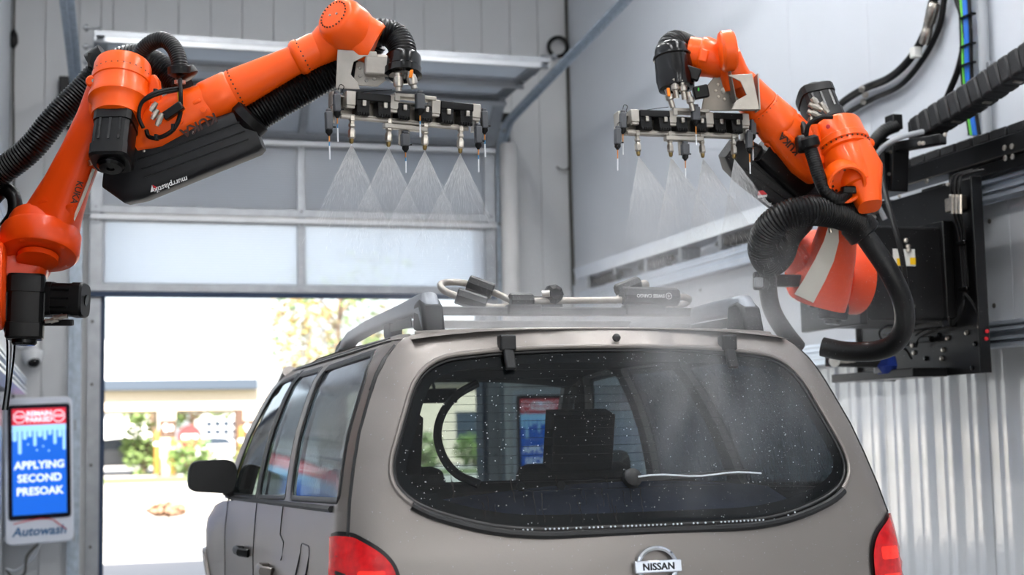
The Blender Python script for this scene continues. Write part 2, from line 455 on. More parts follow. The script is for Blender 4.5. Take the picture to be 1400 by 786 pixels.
# ------------------------------------------------------------------ outside, beyond the exit
mat('asphalt', '8a8782', .8, var=.12, vscale=.6)
mat('pavement', '9b9894', .8, var=.06, vscale=.8)
mat('grass', '4f5a33', .9, var=.25, vscale=2)
mat('cream_wall', 'c2b4a3', .8, var=.05)
mat('fascia', '323c49', .5)
mat('roof_white', 'e6e4e0', .7)
mat('brown_trim', '4a3529', .7)
mat('yellow_paint', '7d5c1e', .5)
mat('blue_wall', '1d4c7c', .6)
mat('brick_red', '5e3226', .8, var=.1)
mat('window_dark', '2c3642', .15)
mat('leaf_green', '667d42', .7, var=.35, vscale=3)
mat('leaf_autumn', '8f7e52', .7, var=.3, vscale=3)
mat('bark', '6b5a48', .9, var=.2)
mat('car_grey', '56585e', .3, .4)
mat('car_white', 'dcdcdc', .3)
mat('sign_red', '7a2f30', .5)
mat('dry_shrub', 'a08068', .9, var=.3)
gnd = MB(); gnd.span((-60, YE - 40, -.35), (90, 21.5, -.06)).span((-260, 47, -.35), (360, 420, -.06))
struct(gnd.build('ground', 'pavement'))
struct(MB().span((-60, 21.5, -.35), (90, 47, -.09)).build('road', 'asphalt'))
struct(MB().span((-60, 45.5, -.3), (90, 47.0, -.02)).build('kerb', 'pavement'))
tag(MB().span((-60, 47.02, -.1), (90, 53.5, .0)).build('grass_strip', 'grass'), 'short green grass verge across the road', 'grass', kind='stuff')
# drive-through building with open bays
BY = 57.0
def gx(px, py=600, Y=BY): return at(px, py, Y=Y).x
def gz(px, py, Y=BY): return at(px, py, Y=Y).z
bl = thing('drive_through_building', (2, BY, 0), 'cream drive-through building with open bays across the road', 'building')
x0, x1, x2, x3, x4, x5 = (gx(p) for p in (60, 216, 240, 322, 333, 372))
zl, zf0, zf1 = gz(200, 561), gz(200, 534), gz(200, 519)
def bpart(n, m, a, b, **k): return MB().span(a, b).build(n, m, bl, **k)
bpart('front_beam', 'cream_wall', (x0, BY, zl), (x5, BY + .5, zf0)); bpart('roof_fascia', 'fascia', (x0 - .4, BY - .35, zf0), (x5 - .6, BY + .4, zf1), bevel=.03)
bpart('roof', 'roof_white', (x0 - .3, BY - .2, zf1), (x5 - .6, BY + 8, zf1 + 1.5))
bpart('pier', 'cream_wall', (x1, BY, 0), (x2, BY + .6, zl)); bpart('pier', 'cream_wall', (x4, BY, 0), (x5, BY + .6, zl)); bpart('pier', 'cream_wall', (x0 - 1, BY, 0), (x0, BY + .6, zl))
bpart('rear_pier', 'cream_wall', (x1 + .3, BY + 7, 0), (x2 + .3, BY + 7.6, zl)); bpart('rear_beam', 'cream_wall', (x0, BY + 7, zl), (x5, BY + 7.5, zf0))
bpart('pier_trim', 'brown_trim', (x3, BY - .02, 0), (x4, BY + .5, zl))
for px in (229, 340):
    c = V(gx(px, 585), BY - .03, gz(px, 585)); s = MB().box(c, (.62, .05, .62)).build('sign_board', 'brown_trim', bl)
    MB().prism([(-.2, .05), (-.05, .2), (-.05, .1), (.2, .1), (.2, -.1), (-.05, -.1), (-.05, -.2)], c + V(0, -.03, 0), (1, 0, 0), (0, 0, 1), .02).build('arrow', 'roof_white', s)
for px, zz, lb in ((213, 1.6, 'tall yellow bollard at the left side of the pier with the arrow sign'), (234, 1.3, 'shorter yellow bollard between the pier and the round sign'), (327, 1.7, 'tall yellow bollard in front of the brown pier edge'), (352, 1.2, 'short yellow bollard by the low bush at the last pier')):
    t = thing('bollard', (gx(px, 640), BY - .8, 0), lb, 'bollard', 'yellow bollards at the drive-through')
    MB().lathe((gx(px, 640), BY - .8, 0), (0, 0, 1), [(0, .12), (zz, .12), (zz + .08, .08), (zz + .11, 0)], 14).build('post', 'yellow_paint', t)
    MB().cyl((gx(px, 640), BY - .8, zz * .7), (gx(px, 640), BY - .8, zz * .7 + .12), .125).build('reflective_band', 'roof_white', t)
rs = thing('road_sign', (gx(258, 640), BY - .5, 0), 'round red and white sign on a post by the drive-through', 'sign')
c = V(gx(258, 597), BY - .5, gz(258, 597)); MB().cyl((c.x, c.y + .06, 0), (c.x, c.y + .06, c.z), .04).build('post', 'grey_plastic', rs)
d = MB().cyl(c, c + V(0, .03, 0), .46, n=24).build('disc', 'sign_red', rs); MB().box(c + V(0, -.01, 0), (.6, .02, .16)).build('bar', 'roof_white', d)
# far buildings
fb = thing('blue_building', (gx(160, 630, 95), 95, 0), 'low blue and brick building with a pale roof, far behind the bays', 'building')
X0, X1 = gx(138, 620, 95), gx(206, 620, 95); Z0, Z1, Z2 = gz(160, 622, 95), gz(160, 603, 95), gz(160, 568, 95)
MB().span((X0, 95, 0), (X1, 105, Z0)).build('brick_base', 'brick_red', fb); MB().span((X0, 95, Z0), (X1, 105, Z1)).build('wall', 'blue_wall', fb)
MB().prism([(X0 - 1, Z1), (X1 + .5, Z1), (X1, Z2), (X0 + .5, Z2)], (0, 94.6, 0), (1, 0, 0), (0, 0, 1), -11).build('roof', 'roof_white', fb)
for px in (158, 166, 190): MB().box((gx(px, 618, 95), 94.97, gz(px, 618, 95)), (.9, .1, 1.0)).build('window', 'window_dark', fb)
ob = thing('pale_block', (gx(300, 630, 110), 110, 0), 'pale far block with rows of dark windows seen through a bay', 'building')
X0, X1 = gx(278, 620, 110), gx(340, 620, 110)
MB().span((X0, 110, 0), (X1, 122, gz(300, 560, 110))).build('wall', 'roof_white', ob)
for py in (579, 590, 601):
    for i in range(5):
        xx = X0 + (X1 - X0) * (.12 + .19 * i); MB().box((xx, 109.97, gz(300, py, 110)), (.52, .1, .42)).build('window', 'window_dark', ob)
# parked cars
def far_car(px, Y, m, label, L=4.6, rot=1):
    x = gx(px, 640, Y); t = thing('parked_car', (x, Y, 0), label, 'car')
    prof = [(-.5, .3), (-.5, .75), (-.46, .86), (-.3, .92), (-.19, 1.38), (-.02, 1.45), (.17, 1.4), (.3, .95), (.46, .85), (.5, .6), (.5, .3)]
    MB().prism([(a * L, b) for a, b in prof], (x, Y, 0), (1, 0, 0), (0, 0, 1), -1.7).build('body', m, t, bevel=.06)
    MB().prism([(a * L, b) for a, b in [(-.27, .95), (-.175, 1.33), (-.02, 1.39), (.15, 1.34), (.25, .97)]], (x, Y - .02, 0), (1, 0, 0), (0, 0, 1), -1.74).build('window', 'window_dark', t)
    for s in (-.31, .31):
        for d in (.0, 1.55): MB().cyl((x + s * L, Y - .03 + d, .32), (x + s * L, Y + .18 + d, .32), .33, n=20).build('wheel', 'black_rubber', t)
far_car(172, 60, 'car_grey', 'grey parked car seen through the left bay of the drive-through')
far_car(292, 82, 'car_white', 'white parked car in the row behind the drive-through'); far_car(312, 84, 'car_grey', 'grey parked car at the end of the row behind the drive-through')
# bushes and trees: leaf cards on real branch skeletons
def leaves(c, rad, n, size, seed, squash=1.):
    rnd = random.Random(seed); m = MB()
    for _ in range(n):
        while True:
            p = Vector((rnd.uniform(-1, 1), rnd.uniform(-1, 1), rnd.uniform(-1, 1)))
            if .25 < p.length < 1: break
        q = V(c) + Vector((p.x * rad[0], p.y * rad[1], p.z * rad[2])); s = size * rnd.uniform(.6, 1.3)
        a = Vector((rnd.gauss(0, 1), rnd.gauss(0, 1), rnd.gauss(0, 1))).normalized(); x, y, _z = frame(a)
        m.add([q - x * s * .5, q + y * s * .28, q + x * s * .5, q - y * s * .28], [(0, 1, 2, 3)])
    return m
def bush(px, py, Y, rad, label, m='leaf_green', seed=1, x=None, Y2=None, group=None):
    if x is None: x = gx(px, py, Y)
    else: Y = Y2
    t = thing('bush', (x, Y, 0), label, 'bush', group)
    leaves((x, Y, rad[2] * .9), rad, int(500 * rad[0] * rad[2]) + 200, .22, seed).build('foliage', m, t, smooth=0)
    st = MB()
    for k in range(5): st.tube([(x, Y, -.05), (x + random.uniform(-.5, .5) * rad[0], Y + random.uniform(-.4, .4), rad[2] * 1.1)], .03, 5)
    st.build('stem', 'bark', t) if rad[0] > .4 else None
bush(198, 640, 58.5, (1.0, .8, 1.1), 'round olive bush beside the grey car'); bush(262, 640, 54.6, (1.0, .8, .75), 'low light green bush beside the round sign', seed=2)
bush(350, 640, 54.4, (.8, .8, .7), 'low green bush by the last pier', seed=3); bush(228, 726, 27, (.3, .25, .12), 'small dry orange shrub on the far pavement', 'dry_shrub', 4)
def tree(px, Y, h, rad, label, n=1500, seed=5, mm=('leaf_green', 'leaf_autumn'), size=.24):
    rnd = random.Random(seed); x = gx(px, 640, Y); t = thing('tree', (x, Y, 0), label, 'tree')
    b = MB(); b.tube(catmull([(x, Y, -.05), (x + .1, Y, h * .3), (x - .05, Y, h * .55), (x + .05, Y, h * .85)], 5), [.17 - .007 * i for i in range(16)], 8); b.build('trunk', 'bark', t)
    tips = []
    bm_ = MB()
    for k in range(16):
        a = rnd.uniform(0, 2 * PI); z0 = h * rnd.uniform(.35, .8); q = V(x + math.cos(a) * rad * rnd.uniform(.5, .95), Y + math.sin(a) * rad * rnd.uniform(.5, .95), z0 + rnd.uniform(.1, .22) * h)
        bm_.tube(catmull([(x, Y, z0), (V(x, Y, z0) + q) / 2 + V(0, 0, .2), q], 4), [.06 - .006 * i for i in range(9)], 5); tips.append(q)
    bm_.build('branches', 'bark', t)
    for gi, m in enumerate(mm):
        lf = MB()
        for q in tips[gi::len(mm)]:
            l = leaves(q, (rad * .42, rad * .42, h * .13), n // 16, size, rnd.randint(0, 9999)); lf.add(l.v, l.f)
        lf.build('foliage', m, t, smooth=0)
gw = thing('side_building', (17, 62, 0), 'plain cream building past the drive-through, seen through the car windows', 'building')
MB().span((11.5, 62, 0), (26, 70, 3.6)).build('wall', 'cream_wall', gw); MB().span((11.3, 61.7, 3.6), (26.2, 70, 4.1)).build('roof_band', 'fascia', gw, bevel=.03)
for xx in (13.2, 16.4, 19.6): f_ = MB().span((xx, 61.95, .9), (xx + 1.2, 62.02, 2.3)).build('window', 'window_dark', gw)
for i in range(5): bush(0, 0, 0, (.9, .7, .75), 'clipped green bush in the hedge before the plain cream building', seed=30 + i, x=11.8 + i * 2.1, Y2=57.6, group='hedge before the cream building')
tree(465, 44, 6.9, 2.3, 'slender tree with green and yellowing leaves beside the drive-through building')
tree(262, 76, 5.2, 1.9, 'bushy green tree behind the bays', 1600, 8, ('leaf_green',), .35)
tree(208, 80, 4.6, 1.5, 'small green tree behind the left bay, by the blue building', 1200, 9, ('leaf_green',), .35)

# ------------------------------------------------------------------ the car (estate SUV, beige metallic)
mat('car_paint', '8a837e', .4, .5, var=.03, vscale=3, coat=.3, croughness=.28, bump=.03, bscale=160)
mat('car_black', '101113', .45, var=.2, vscale=60, bump=.15, bscale=300)
mat('seal_black', '08080a', .4)
mat('trim_dark', '17181b', .7, var=.1)
mat('seat_cloth', '1c1d20', .85, var=.2, vscale=30)
mat('chrome', 'dfe3ea', .12, 1.)
mat('rack_tube', 'a8a29a', .4, .5, var=.08, vscale=20)
mat('white_print', 'e8e8e8', .6)
mat('rail_grey', '8d9299', .4, .3, var=.1, vscale=20, bump=.08, bscale=200)
mat('reflector_red', 'c40a12', .15, emit=.12, var=.25, vscale=45)
def glass(name, tint, mixf=.12, rough=.02, droplet=0.):
    """car glass: tinted see-through sheet with a fresnel gloss and fine wet beads"""
    m = bpy.data.materials.new(name); m.use_nodes = True; MATS[name] = m
    nt = m.node_tree; nt.nodes.clear(); out = nt.nodes.new('ShaderNodeOutputMaterial')
    tr = nt.nodes.new('ShaderNodeBsdfTransparent'); tr.inputs[0].default_value = lin(tint)
    gl = nt.nodes.new('ShaderNodeBsdfGlossy'); gl.inputs['Roughness'].default_value = rough
    lw = nt.nodes.new('ShaderNodeLayerWeight'); pw = nt.nodes.new('ShaderNodeMath'); pw.operation = 'POWER'; pw.inputs[1].default_value = 4.0
    nt.links.new(lw.outputs['Facing'], pw.inputs[0]); ma = nt.nodes.new('ShaderNodeMath'); ma.operation = 'MULTIPLY_ADD'; ma.inputs[1].default_value = .9; ma.inputs[2].default_value = .028
    nt.links.new(pw.outputs[0], ma.inputs[0])
    mx = nt.nodes.new('ShaderNodeMixShader'); nt.links.new(ma.outputs[0], mx.inputs[0]); nt.links.new(tr.outputs[0], mx.inputs[1]); nt.links.new(gl.outputs[0], mx.inputs[2])
    last = mx
    if droplet:
        df = nt.nodes.new('ShaderNodeBsdfDiffuse'); df.inputs[0].default_value = lin('b9c2cf')
        g = nt.nodes.new('ShaderNodeNewGeometry'); mp = nt.nodes.new('ShaderNodeMapping'); mp.inputs['Scale'].default_value = (1, 1, .22)
        n = nt.nodes.new('ShaderNodeTexNoise'); n.inputs['Scale'].default_value = 90; n.inputs['Detail'].default_value = 3
        nt.links.new(g.outputs['Position'], mp.inputs[0]); nt.links.new(mp.outputs[0], n.inputs['Vector'])
        mr = nt.nodes.new('ShaderNodeMapRange'); mr.inputs[1].default_value = .45; mr.inputs[2].default_value = .75; mr.inputs[3].default_value = droplet * .3; mr.inputs[4].default_value = droplet
        nt.links.new(n.outputs['Fac'], mr.inputs[0])
        m2 = nt.nodes.new('ShaderNodeMixShader'); nt.links.new(mr.outputs[0], m2.inputs[0]); nt.links.new(mx.outputs[0], m2.inputs[1]); nt.links.new(df.outputs[0], m2.inputs[2]); last = m2
        bp = nt.nodes.new('ShaderNodeBump'); bp.inputs['Strength'].default_value = .05; bp.inputs['Distance'].default_value = .004
        nt.links.new(n.outputs['Fac'], bp.inputs['Height']); nt.links.new(bp.outputs[0], gl.inputs['Normal'])
    nt.links.new(last.outputs[0], out.inputs[0])
glass('glass_privacy', '868f94', droplet=.012)
glass('glass_side', '5b666f', droplet=.22)
glass('glass_clear', 'c9d6d3')
CC = 1.65                                     # car centre line
_z = [.2, .45, .6, .96, 1.12, 1.23, 1.33, 1.43, 1.55, 1.63, 1.69, 1.725, 1.745, 1.80]
_w = [.84, .90, .925, .928, .915, .90, .88, .855, .81, .775, .73, .69, .65, .55]
_rz = [.2, .45, .62, .95, 1.05, 1.13, 1.69, 1.72, 1.745, 1.80]
_ry = [3.97, 3.90, 3.90, 3.95, 3.96, 3.985, 4.205, 4.225, 4.27, 4.40]
RC, BULGE = .10, .10
def Wz(z): return float(np.interp(z, _z, _w))
def Rz(z): return float(np.interp(z, _rz, _ry))
def rear(dx, z, off=0.):
    W = Wz(z); a = min(abs(dx), W); y = Rz(z) + BULGE * (a / W) ** 2
    if a > W - RC: y += RC - math.sqrt(max(0, RC ** 2 - (a - (W - RC)) ** 2))
    return Vector((CC + dx, y + off, z))
def half(y, z):
    W = Wz(z)
    Rb = Rz(z) + BULGE
    if y < Rb + RC: W -= RC - math.sqrt(max(0, RC ** 2 - min(RC, Rb + RC - y) ** 2))
    if y > 7.6: W -= .30 * ((y - 7.6) / 1.1) ** 2.2
    if y > 6.9 and z < 1.08: W += .05 * math.exp(-((y - 7.83) / .52) ** 4) * min(1, max(0, (1.08 - z) / .1))
    if z < 1.02: W += .035 * math.exp(-((y - 4.98) / .52) ** 4) * min(1, max(0, (1.0 - z) / .12))
    return W
def side(s, off=0.): return lambda y, z: Vector((CC + s * (half(y, z) - off), y, z))
car = thing('car', (CC, 6.3, 0), 'beige metallic estate car being rinsed, with roof rails and a tube carrier', 'car')

# rear face: gate and pillars around the big window
zs = [.42, .6, .8, .96, 1.12, 1.23, 1.33, 1.43, 1.53, 1.60, 1.66, 1.70, 1.725]
edge = [(Wz(z) - .028, z) for z in zs]
outer = edge + [(.60, 1.742), (.45, 1.748)] + [(-.45, 1.748), (-.60, 1.742)] + [(-a, b) for a, b in reversed(edge)]
WIN = fillet([(-.44, 1.128), (.44, 1.128), (.70, 1.205), (.775, 1.30), (.635, 1.655), (.30, 1.688), (-.30, 1.688), (-.635, 1.655), (-.775, 1.30), (-.70, 1.205)],
             [.16, .16, .1, .09, .12, .2, .2, .12, .09, .1])
patch(outer, [WIN], rear, .045).build('tailgate', 'car_paint', car, smooth=60)
gate = car.children[-1]
patch(grow(WIN, -.004), [grow(WIN, -.016)], lambda a, b: rear(a, b, .006), .05).build('window_seal', 'seal_black', gate, smooth=60, solid=.008)
lipz = densify(WIN, .03); k0 = min(range(len(lipz)), key=lambda i: lipz[i][1] + abs(lipz[i][0]) * .01); lipz = lipz[k0:] + lipz[:k0]
MB().tube([rear(a, b, -.001) for a, b in lipz if b > 1.215], .0075, 8).build('window_lip', 'car_paint', gate)
GI = grow(WIN, -.02)
rg = patch(GI, [], lambda a, b: rear(a, b, .010), .05).build('rear_glass', 'glass_privacy', car, smooth=60)
patch(grow(WIN, .004), [grow(WIN, -.05)], lambda a, b: rear(a, b, .02), .05).build('black_border', 'seal_black', rg, smooth=60)
# lower edge moulding of the window
low = [p for p in WIN if p[1] < 1.235]; low.sort(key=lambda p: p[0])
MB().tube([rear(a, b - .006, -.004) for a, b in low], .012, 8).build('window_moulding', 'car_black', gate)
# fine heating wires
hw = MB()
for i in range(15):
    z = 1.25 + i * .026; xm = .64 - max(0, (z - 1.3)) * .28
    hw.tube([rear(xm * t / 8, z, .013) for t in range(-8, 9)], .0007, 4)
hw.build('heating_wire', 'seal_black', rg)
for xx in (-.365, .39):
    MB().box(rear(xx, 1.70, -.012), (.052, .045, .05)).bar(rear(xx, 1.70, -.016), rear(xx * 1.0 + .002, 1.615, -.008), .036, .018).build('glass_hinge', 'car_black', car, bevel=.006)
# gate lip / top edge and its small high brake lamp button
MB().tube([rear(.62 * t / 12, 1.745 - .006 * abs(t / 12) ** 3, .012) for t in range(-12, 13)], .009, 8).build('gate_lip', 'car_paint', car)
MB().lathe(rear(0, 1.715, .004), (0, -1, .4), [(0, .013), (.008, .013), (.011, .008), (.012, 0)], 14).build('washer_jet', 'car_black', car)
# wiper spindle and interior grommets seen behind the glass
MB().lathe(rear(-.03, 1.275, .012), (0, -1, .4), [(0, .03), (.02, .028), (.03, .015), (.031, 0)], 18).build('wiper_spindle', 'car_black', car)
MB().bar(rear(-.02, 1.275, -.012), rear(.36, 1.288, -.012), .012, .014).build('wiper', 'car_black', car)
# tail lamps wrap from the rear onto the flank
def lamp(s):
    poly = fillet([(s * .93, 1.128), (s * .885, 1.138), (s * .80, 1.085), (s * .765, 1.03), (s * .77, .72), (s * .93, .72)], [0, .02, .04, .05, .05, 0])
    poly = [(a if abs(a) < .94 else s * .93, b) for a, b in poly]
    def f(off):
        def g(dx, z):
            a = abs(dx); lim = Wz(z) - .028
            if a <= lim: p = rear(dx, z, -off); return p
            u = (a - lim) / (.93 - lim) if .93 > lim else 0
            y = Rz(z) + BULGE + .03 + u * .10
            return Vector((CC + math.copysign(half(y, z) + off, dx), y, z))
        return g
    b = patch(grow(poly, .012), [], f(.004), .025).build('tail_lamp', 'seal_black', car, smooth=60)
    ln_ = patch(poly, [], f(.012), .025).build('red_lens', 'reflector_red', b, smooth=60)
    for z_a, z_b in ((1.0, 1.04), (.90, .955)): patch(fillet([(s * .80, z_a), (s * .875, z_a), (s * .875, z_b), (s * .80, z_b)], .008), [], f(.0135), .02).build('lens_reflector', 'reflector_bright', b, smooth=60)
mat('reflector_bright', 'ff2a1c', .2, emit=.25, var=.3, vscale=60)
lamp(-1); lamp(1)
# emblem: ring and name bar
em = rear(0, 1.022, -.012); up = V(0, .12, .99).normalized()
e = MB().tube([em + V(.06 * math.cos(a), 0, 0) + up * .053 * math.sin(a) for a in [2 * PI * i / 40 for i in range(40)]], .0085, 8, closed=True).build('emblem', 'chrome', car)
MB().box(em + V(0, -.006, 0), (.148, .016, .036), (V(1, 0, 0), V(0, 1, -.12).normalized(), up)).build('name_bar', 'chrome', e, bevel=.003)
lettering('NISSAN', .029, 'trim_dark', em + V(0, -.0155, 0), (1, 0, 0), up, e, name='name_letters', bold=.0004, spacing=1.05)
# bumper
bp = MB(); lp = []
for z, o in ((.32, .04), (.36, 0), (.6, -.035), (.66, -.03), (.685, .02)):
    lp.append([rear(.90 * math.sin(t * PI / 2 / 14 * .999), z, o) for t in range(-14, 15)])
bp.loft(lp, caps=False, closed=False).build('rear_bumper', 'car_paint', car, smooth=60)
MB().box(rear(0, .82, -.008), (.52, .012, .12)).build('number_plate', 'white_paint', car, bevel=.004)
MB().box(rear(0, .93, -.02), (.66, .04, .035)).build('plate_garnish', 'chrome', car, bevel=.01)

# flanks
BELT = lambda y: 1.205 - .026 * (y - 4.03) if y < 6.7 else 1.135 - .02 * (y - 6.7)
def arch(cy, r, n=14): return [(cy + r * math.cos(a), .40 + r * math.sin(a)) for a in [PI * i / n for i in range(n + 1)]]
def Yedge(z): return Rz(z) + BULGE + RC * .293 - .001
for s in (-1, 1):
    rz_ = [.42, .6, .8, .96, 1.1, BELT(4.1)]
    lower = [(Yedge(z), z) for z in reversed(rz_)] + [(4.98 - .42, .42)] + arch(4.98, .42)[::-1][1:-1] + [(4.98 + .42, .42), (7.83 - .43, .42)] + arch(7.83, .43)[::-1][1:-1] + [(8.26, .45), (8.52, .50), (8.52, .96), (8.0, 1.045), (7.45, 1.10), (6.7, 1.135)] + [(y, BELT(y)) for y in (6.2, 5.7, 5.2, 4.7)]
    fl = patch(lower, [], side(s), .06).build('flank', 'car_paint', car, smooth=60)
    # greenhouse frame with the door and quarter windows cut out
    tz = [BELT(4.1), 1.33, 1.43, 1.53, 1.60, 1.66, 1.70, 1.725, 1.74]
    up_ = [(Yedge(z), z) for z in tz] + [(5.0, 1.752), (6.0, 1.752), (6.45, 1.735), (6.62, 1.70), (7.38, 1.115), (6.7, 1.135)] + [(y, BELT(y)) for y in (6.2, 5.7, 5.2, 4.7)]
    Q = fillet([(4.205, 1.228), (5.14, 1.20), (5.33, 1.68), (4.46, 1.695), (4.345, 1.60)], [.03, .05, .04, .06, .05])
    Rd = fillet([(5.26, 1.198), (6.02, 1.17), (5.98, 1.685), (5.44, 1.685)], .05)
    Fd = fillet([(6.12, 1.165), (7.12, 1.14), (6.50, 1.672), (6.08, 1.69)], [.04, .05, .06, .04])
    gh = patch(up_, [Q, Rd, Fd], side(s), .05).build('side_frame', 'car_paint', car, smooth=60)
    for pw in (Q, Rd, Fd):
        g = patch(grow(pw, .004), [], side(s, .006), .06).build('side_window', 'glass_side' if pw is not Fd else 'glass_clear', car, smooth=60)
        patch(grow(pw, .006), [grow(pw, -.014)], side(s, -.002), .06).build('window_rubber', 'seal_black', g, smooth=60, solid=.008)
    # dark B-pillar and black D-pillar edge strip
    patch([(6.03, 1.168), (6.11, 1.165), (6.07, 1.70), (5.99, 1.70)], [], side(s, -.003), .05).build('pillar_cover', 'car_black', gh, smooth=60)
    patch([(5.15, 1.2), (5.25, 1.197), (5.43, 1.685), (5.34, 1.67)], [], side(s, -.003), .05).build('pillar_cover', 'car_paint', gh, smooth=60)
    dp = [(Yedge(z) + .012, z) for z in (1.14, 1.23, 1.33, 1.43, 1.53, 1.60, 1.66, 1.70)]
    MB().tube([side(s, -.0)(a - .008, b) for a, b in densify(dp, .05)[:-8]], .007, 6).build('gate_gap', 'seal_black', gh)
    # drip strip along the roof edge and waist moulding
    MB().tube([side(s, .01)(y, 1.728) for y in np.linspace(4.5, 6.5, 20)], .008, 6).build('drip_strip', 'car_black', gh)
    MB().tube([side(s, -.004)(y, BELT(y) + .006) for y in np.linspace(4.28, 7.1, 24)], .011, 6).build('waist_moulding', 'car_black', fl)
    # door gaps and handles
    for yy, z0 in ((5.30, .98), (6.06, .50), (7.18, .5)):
        MB().tube([side(s, .001)(yy - (.10 if yy < 5.5 and z < 1.05 else 0), z) for z in np.linspace(z0, BELT(yy), 10)], .0045, 6).build('door_gap', 'seal_black', fl)
    for yy in (5.40, 6.30):
        h = MB(); c = side(s, -.03)(yy, .935)
        h.tube([side(s, -.004)(yy - .10, .93), side(s, -.04)(yy - .075, .935), side(s, -.045)(yy, .937), side(s, -.04)(yy + .075, .935), side(s, -.004)(yy + .10, .93)], .014, 8, flat=1.3).build('door_handle', 'car_paint' if yy < 6 else 'car_black', fl)
    fdp = fillet([(4.62, .90), (4.80, .90), (4.80, 1.07), (4.62, 1.07)], .03)
    MB().tube([side(s, .0005)(a, b) for a, b in fdp], .003, 6, closed=True).build('fuel_flap_gap', 'seal_black', fl)
    # wheel arch lips and wheels
    for cy in (4.98, 7.83):
        MB().tube([side(s, -.006)(a, b) for a, b in arch(cy, .43, 18)], .016, 6).build('arch_lip', 'car_paint', fl)
        x0 = CC + s * .66; x1 = CC + s * .90
        wh = MB().lathe((x0, cy, .37), (s, 0, 0), [(0, .25), (0, .34), (.03, .368), (.19, .368), (.225, .34), (.23, .25), (.20, .22), (.20, .0)], 36).build('wheel', 'black_rubber', car)
        rim = MB().lathe((x0 + s * .20, cy, .37), (s, 0, 0), [(0, .235), (.02, .235), (.025, .21), (.0, .2), (-.03, .06), (.02, .05), (.02, 0)], 30).build('rim', 'alu', wh)
        for k in range(6):
            a = 2 * PI * k / 6; d = V(0, math.cos(a), math.sin(a)); MB().bar(V(x0 + s * .215, cy, .37) + d * .05, V(x0 + s * .215, cy, .37) + d * .22, .03, .05, (1, 0, 0)).build('spoke', 'alu_bright', wh, bevel=.006)
    # sill
    MB().bar((CC + s * .84, 5.4, .40), (CC + s * .84, 7.4, .40), .12, .1).build('sill', 'car_black', car, bevel=.02)
    # inner trim of the flank
    patch(up_, [grow(Q, .01), grow(Rd, .01), grow(Fd, .01)], side(s, .035), .07).build('pillar_trim', 'trim_dark', car, smooth=60)
    patch(lower, [], side(s, .05), .1).build('door_lining', 'trim_dark', car, smooth=60)

patch(outer, [grow(WIN, .01)], lambda a, b: rear(a * .975, b, .04), .06).build('gate_lining', 'trim_dark', car, smooth=60)
# roof, windscreen, bonnet, nose
def rz(x, y):
    c = float(np.interp(y, [4.27, 4.6, 5.2, 6.0, 6.4, 6.62], [1.748, 1.768, 1.785, 1.785, 1.762, 1.715]))
    return c - .035 * (abs(x) / .66) ** 3
def roofp(off=0.): return lambda x, y: Vector((CC + x, y, rz(x, y) - off))
ro = [(-.645, 4.285), (-.45, 4.272), (.45, 4.272), (.645, 4.285), (.66, 5), (.66, 6.2), (.68, 6.62), (-.68, 6.62), (-.66, 6.2), (-.66, 5)]
rf = patch(ro, [], roofp(), .07).build('roof', 'car_paint', car, smooth=60)
patch(ro, [], roofp(.05), .12).build('headliner', 'trim_dark', car, smooth=60)
for i in range(-2, 3):
    MB().tube([roofp(-.001)(i * .17, y) for y in np.linspace(4.5, 6.3, 12)], .006, 6, flat=.5).build('roof_bead', 'car_paint', rf)
# edge band between roof and flanks
for s in (-1, 1):
    ys = np.linspace(4.36, 6.6, 24)
    MB().loft([[side(s)(y, 1.722), side(s)(y, 1.738), Vector((CC + s * .655, y, rz(.655, y))), Vector((CC + s * .60, y, rz(.60, y)))] for y in ys], caps=False, closed=False).build('roof_edge', 'car_paint', car, smooth=60)
ws = [(-.68, 0), (.68, 0), (.76, .6), (.80, 1), (-.80, 1), (-.76, .6)]
def wsf(x, t): return Vector((CC + x * (1 - 0), 6.60 + .80 * t + .10 * (1 - (x / .8) ** 2) * t, 1.715 - .62 * t + .02 * math.sin(PI * t)))
patch(ws, [], wsf, .1).build('windscreen', 'glass_clear', car, smooth=60)
for s in (-1, 1): MB().tube([wsf(s * .69, 0), wsf(s * .755, .4), wsf(s * .80, .75), wsf(s * .82, 1.02)], .04, 8).build('a_pillar', 'car_paint', car)
def hood(x, y): return Vector((CC + x, y, 1.115 - .10 * max(0, (y - 7.4) / 1.2) ** 1.5 - .05 * (abs(x) / .85) ** 3 + .012 * (1 if abs(x) > .35 and abs(x) < .6 else 0)))
patch([(-.84, 7.38), (.84, 7.38), (.84, 7.9), (.78, 8.3), (.6, 8.56), (-.6, 8.56), (-.78, 8.3), (-.84, 7.9)], [], hood, .08).build('bonnet', 'car_paint', car, smooth=60)
def nose(x, z): return Vector((CC + x, 8.66 - .16 * (abs(x) / .8) ** 2.5 - .10 * max(0, (z - .75)) * 2, z))
no = patch([(-.80, .35), (.80, .35), (.80, .98), (.55, 1.0), (-.55, 1.0), (-.80, .98)], [], nose, .08).build('nose', 'car_paint', car, smooth=60)
patch([(-.42, .70), (.42, .70), (.36, .95), (-.36, .95)], [], lambda a, b: nose(a, b) + V(0, .012, 0), .1).build('grille', 'car_black', no)
for s in (-1, 1): patch([(s * .50, .72), (s * .78, .72), (s * .78, .95), (s * .50, .93)], [], lambda a, b: nose(a, b) + V(0, .014, 0), .1).build('headlamp', 'glass_clear', no)
MB().span((CC - .84, 4.1, .30), (CC + .84, 8.4, .42)).build('underbody', 'trim_dark', car)

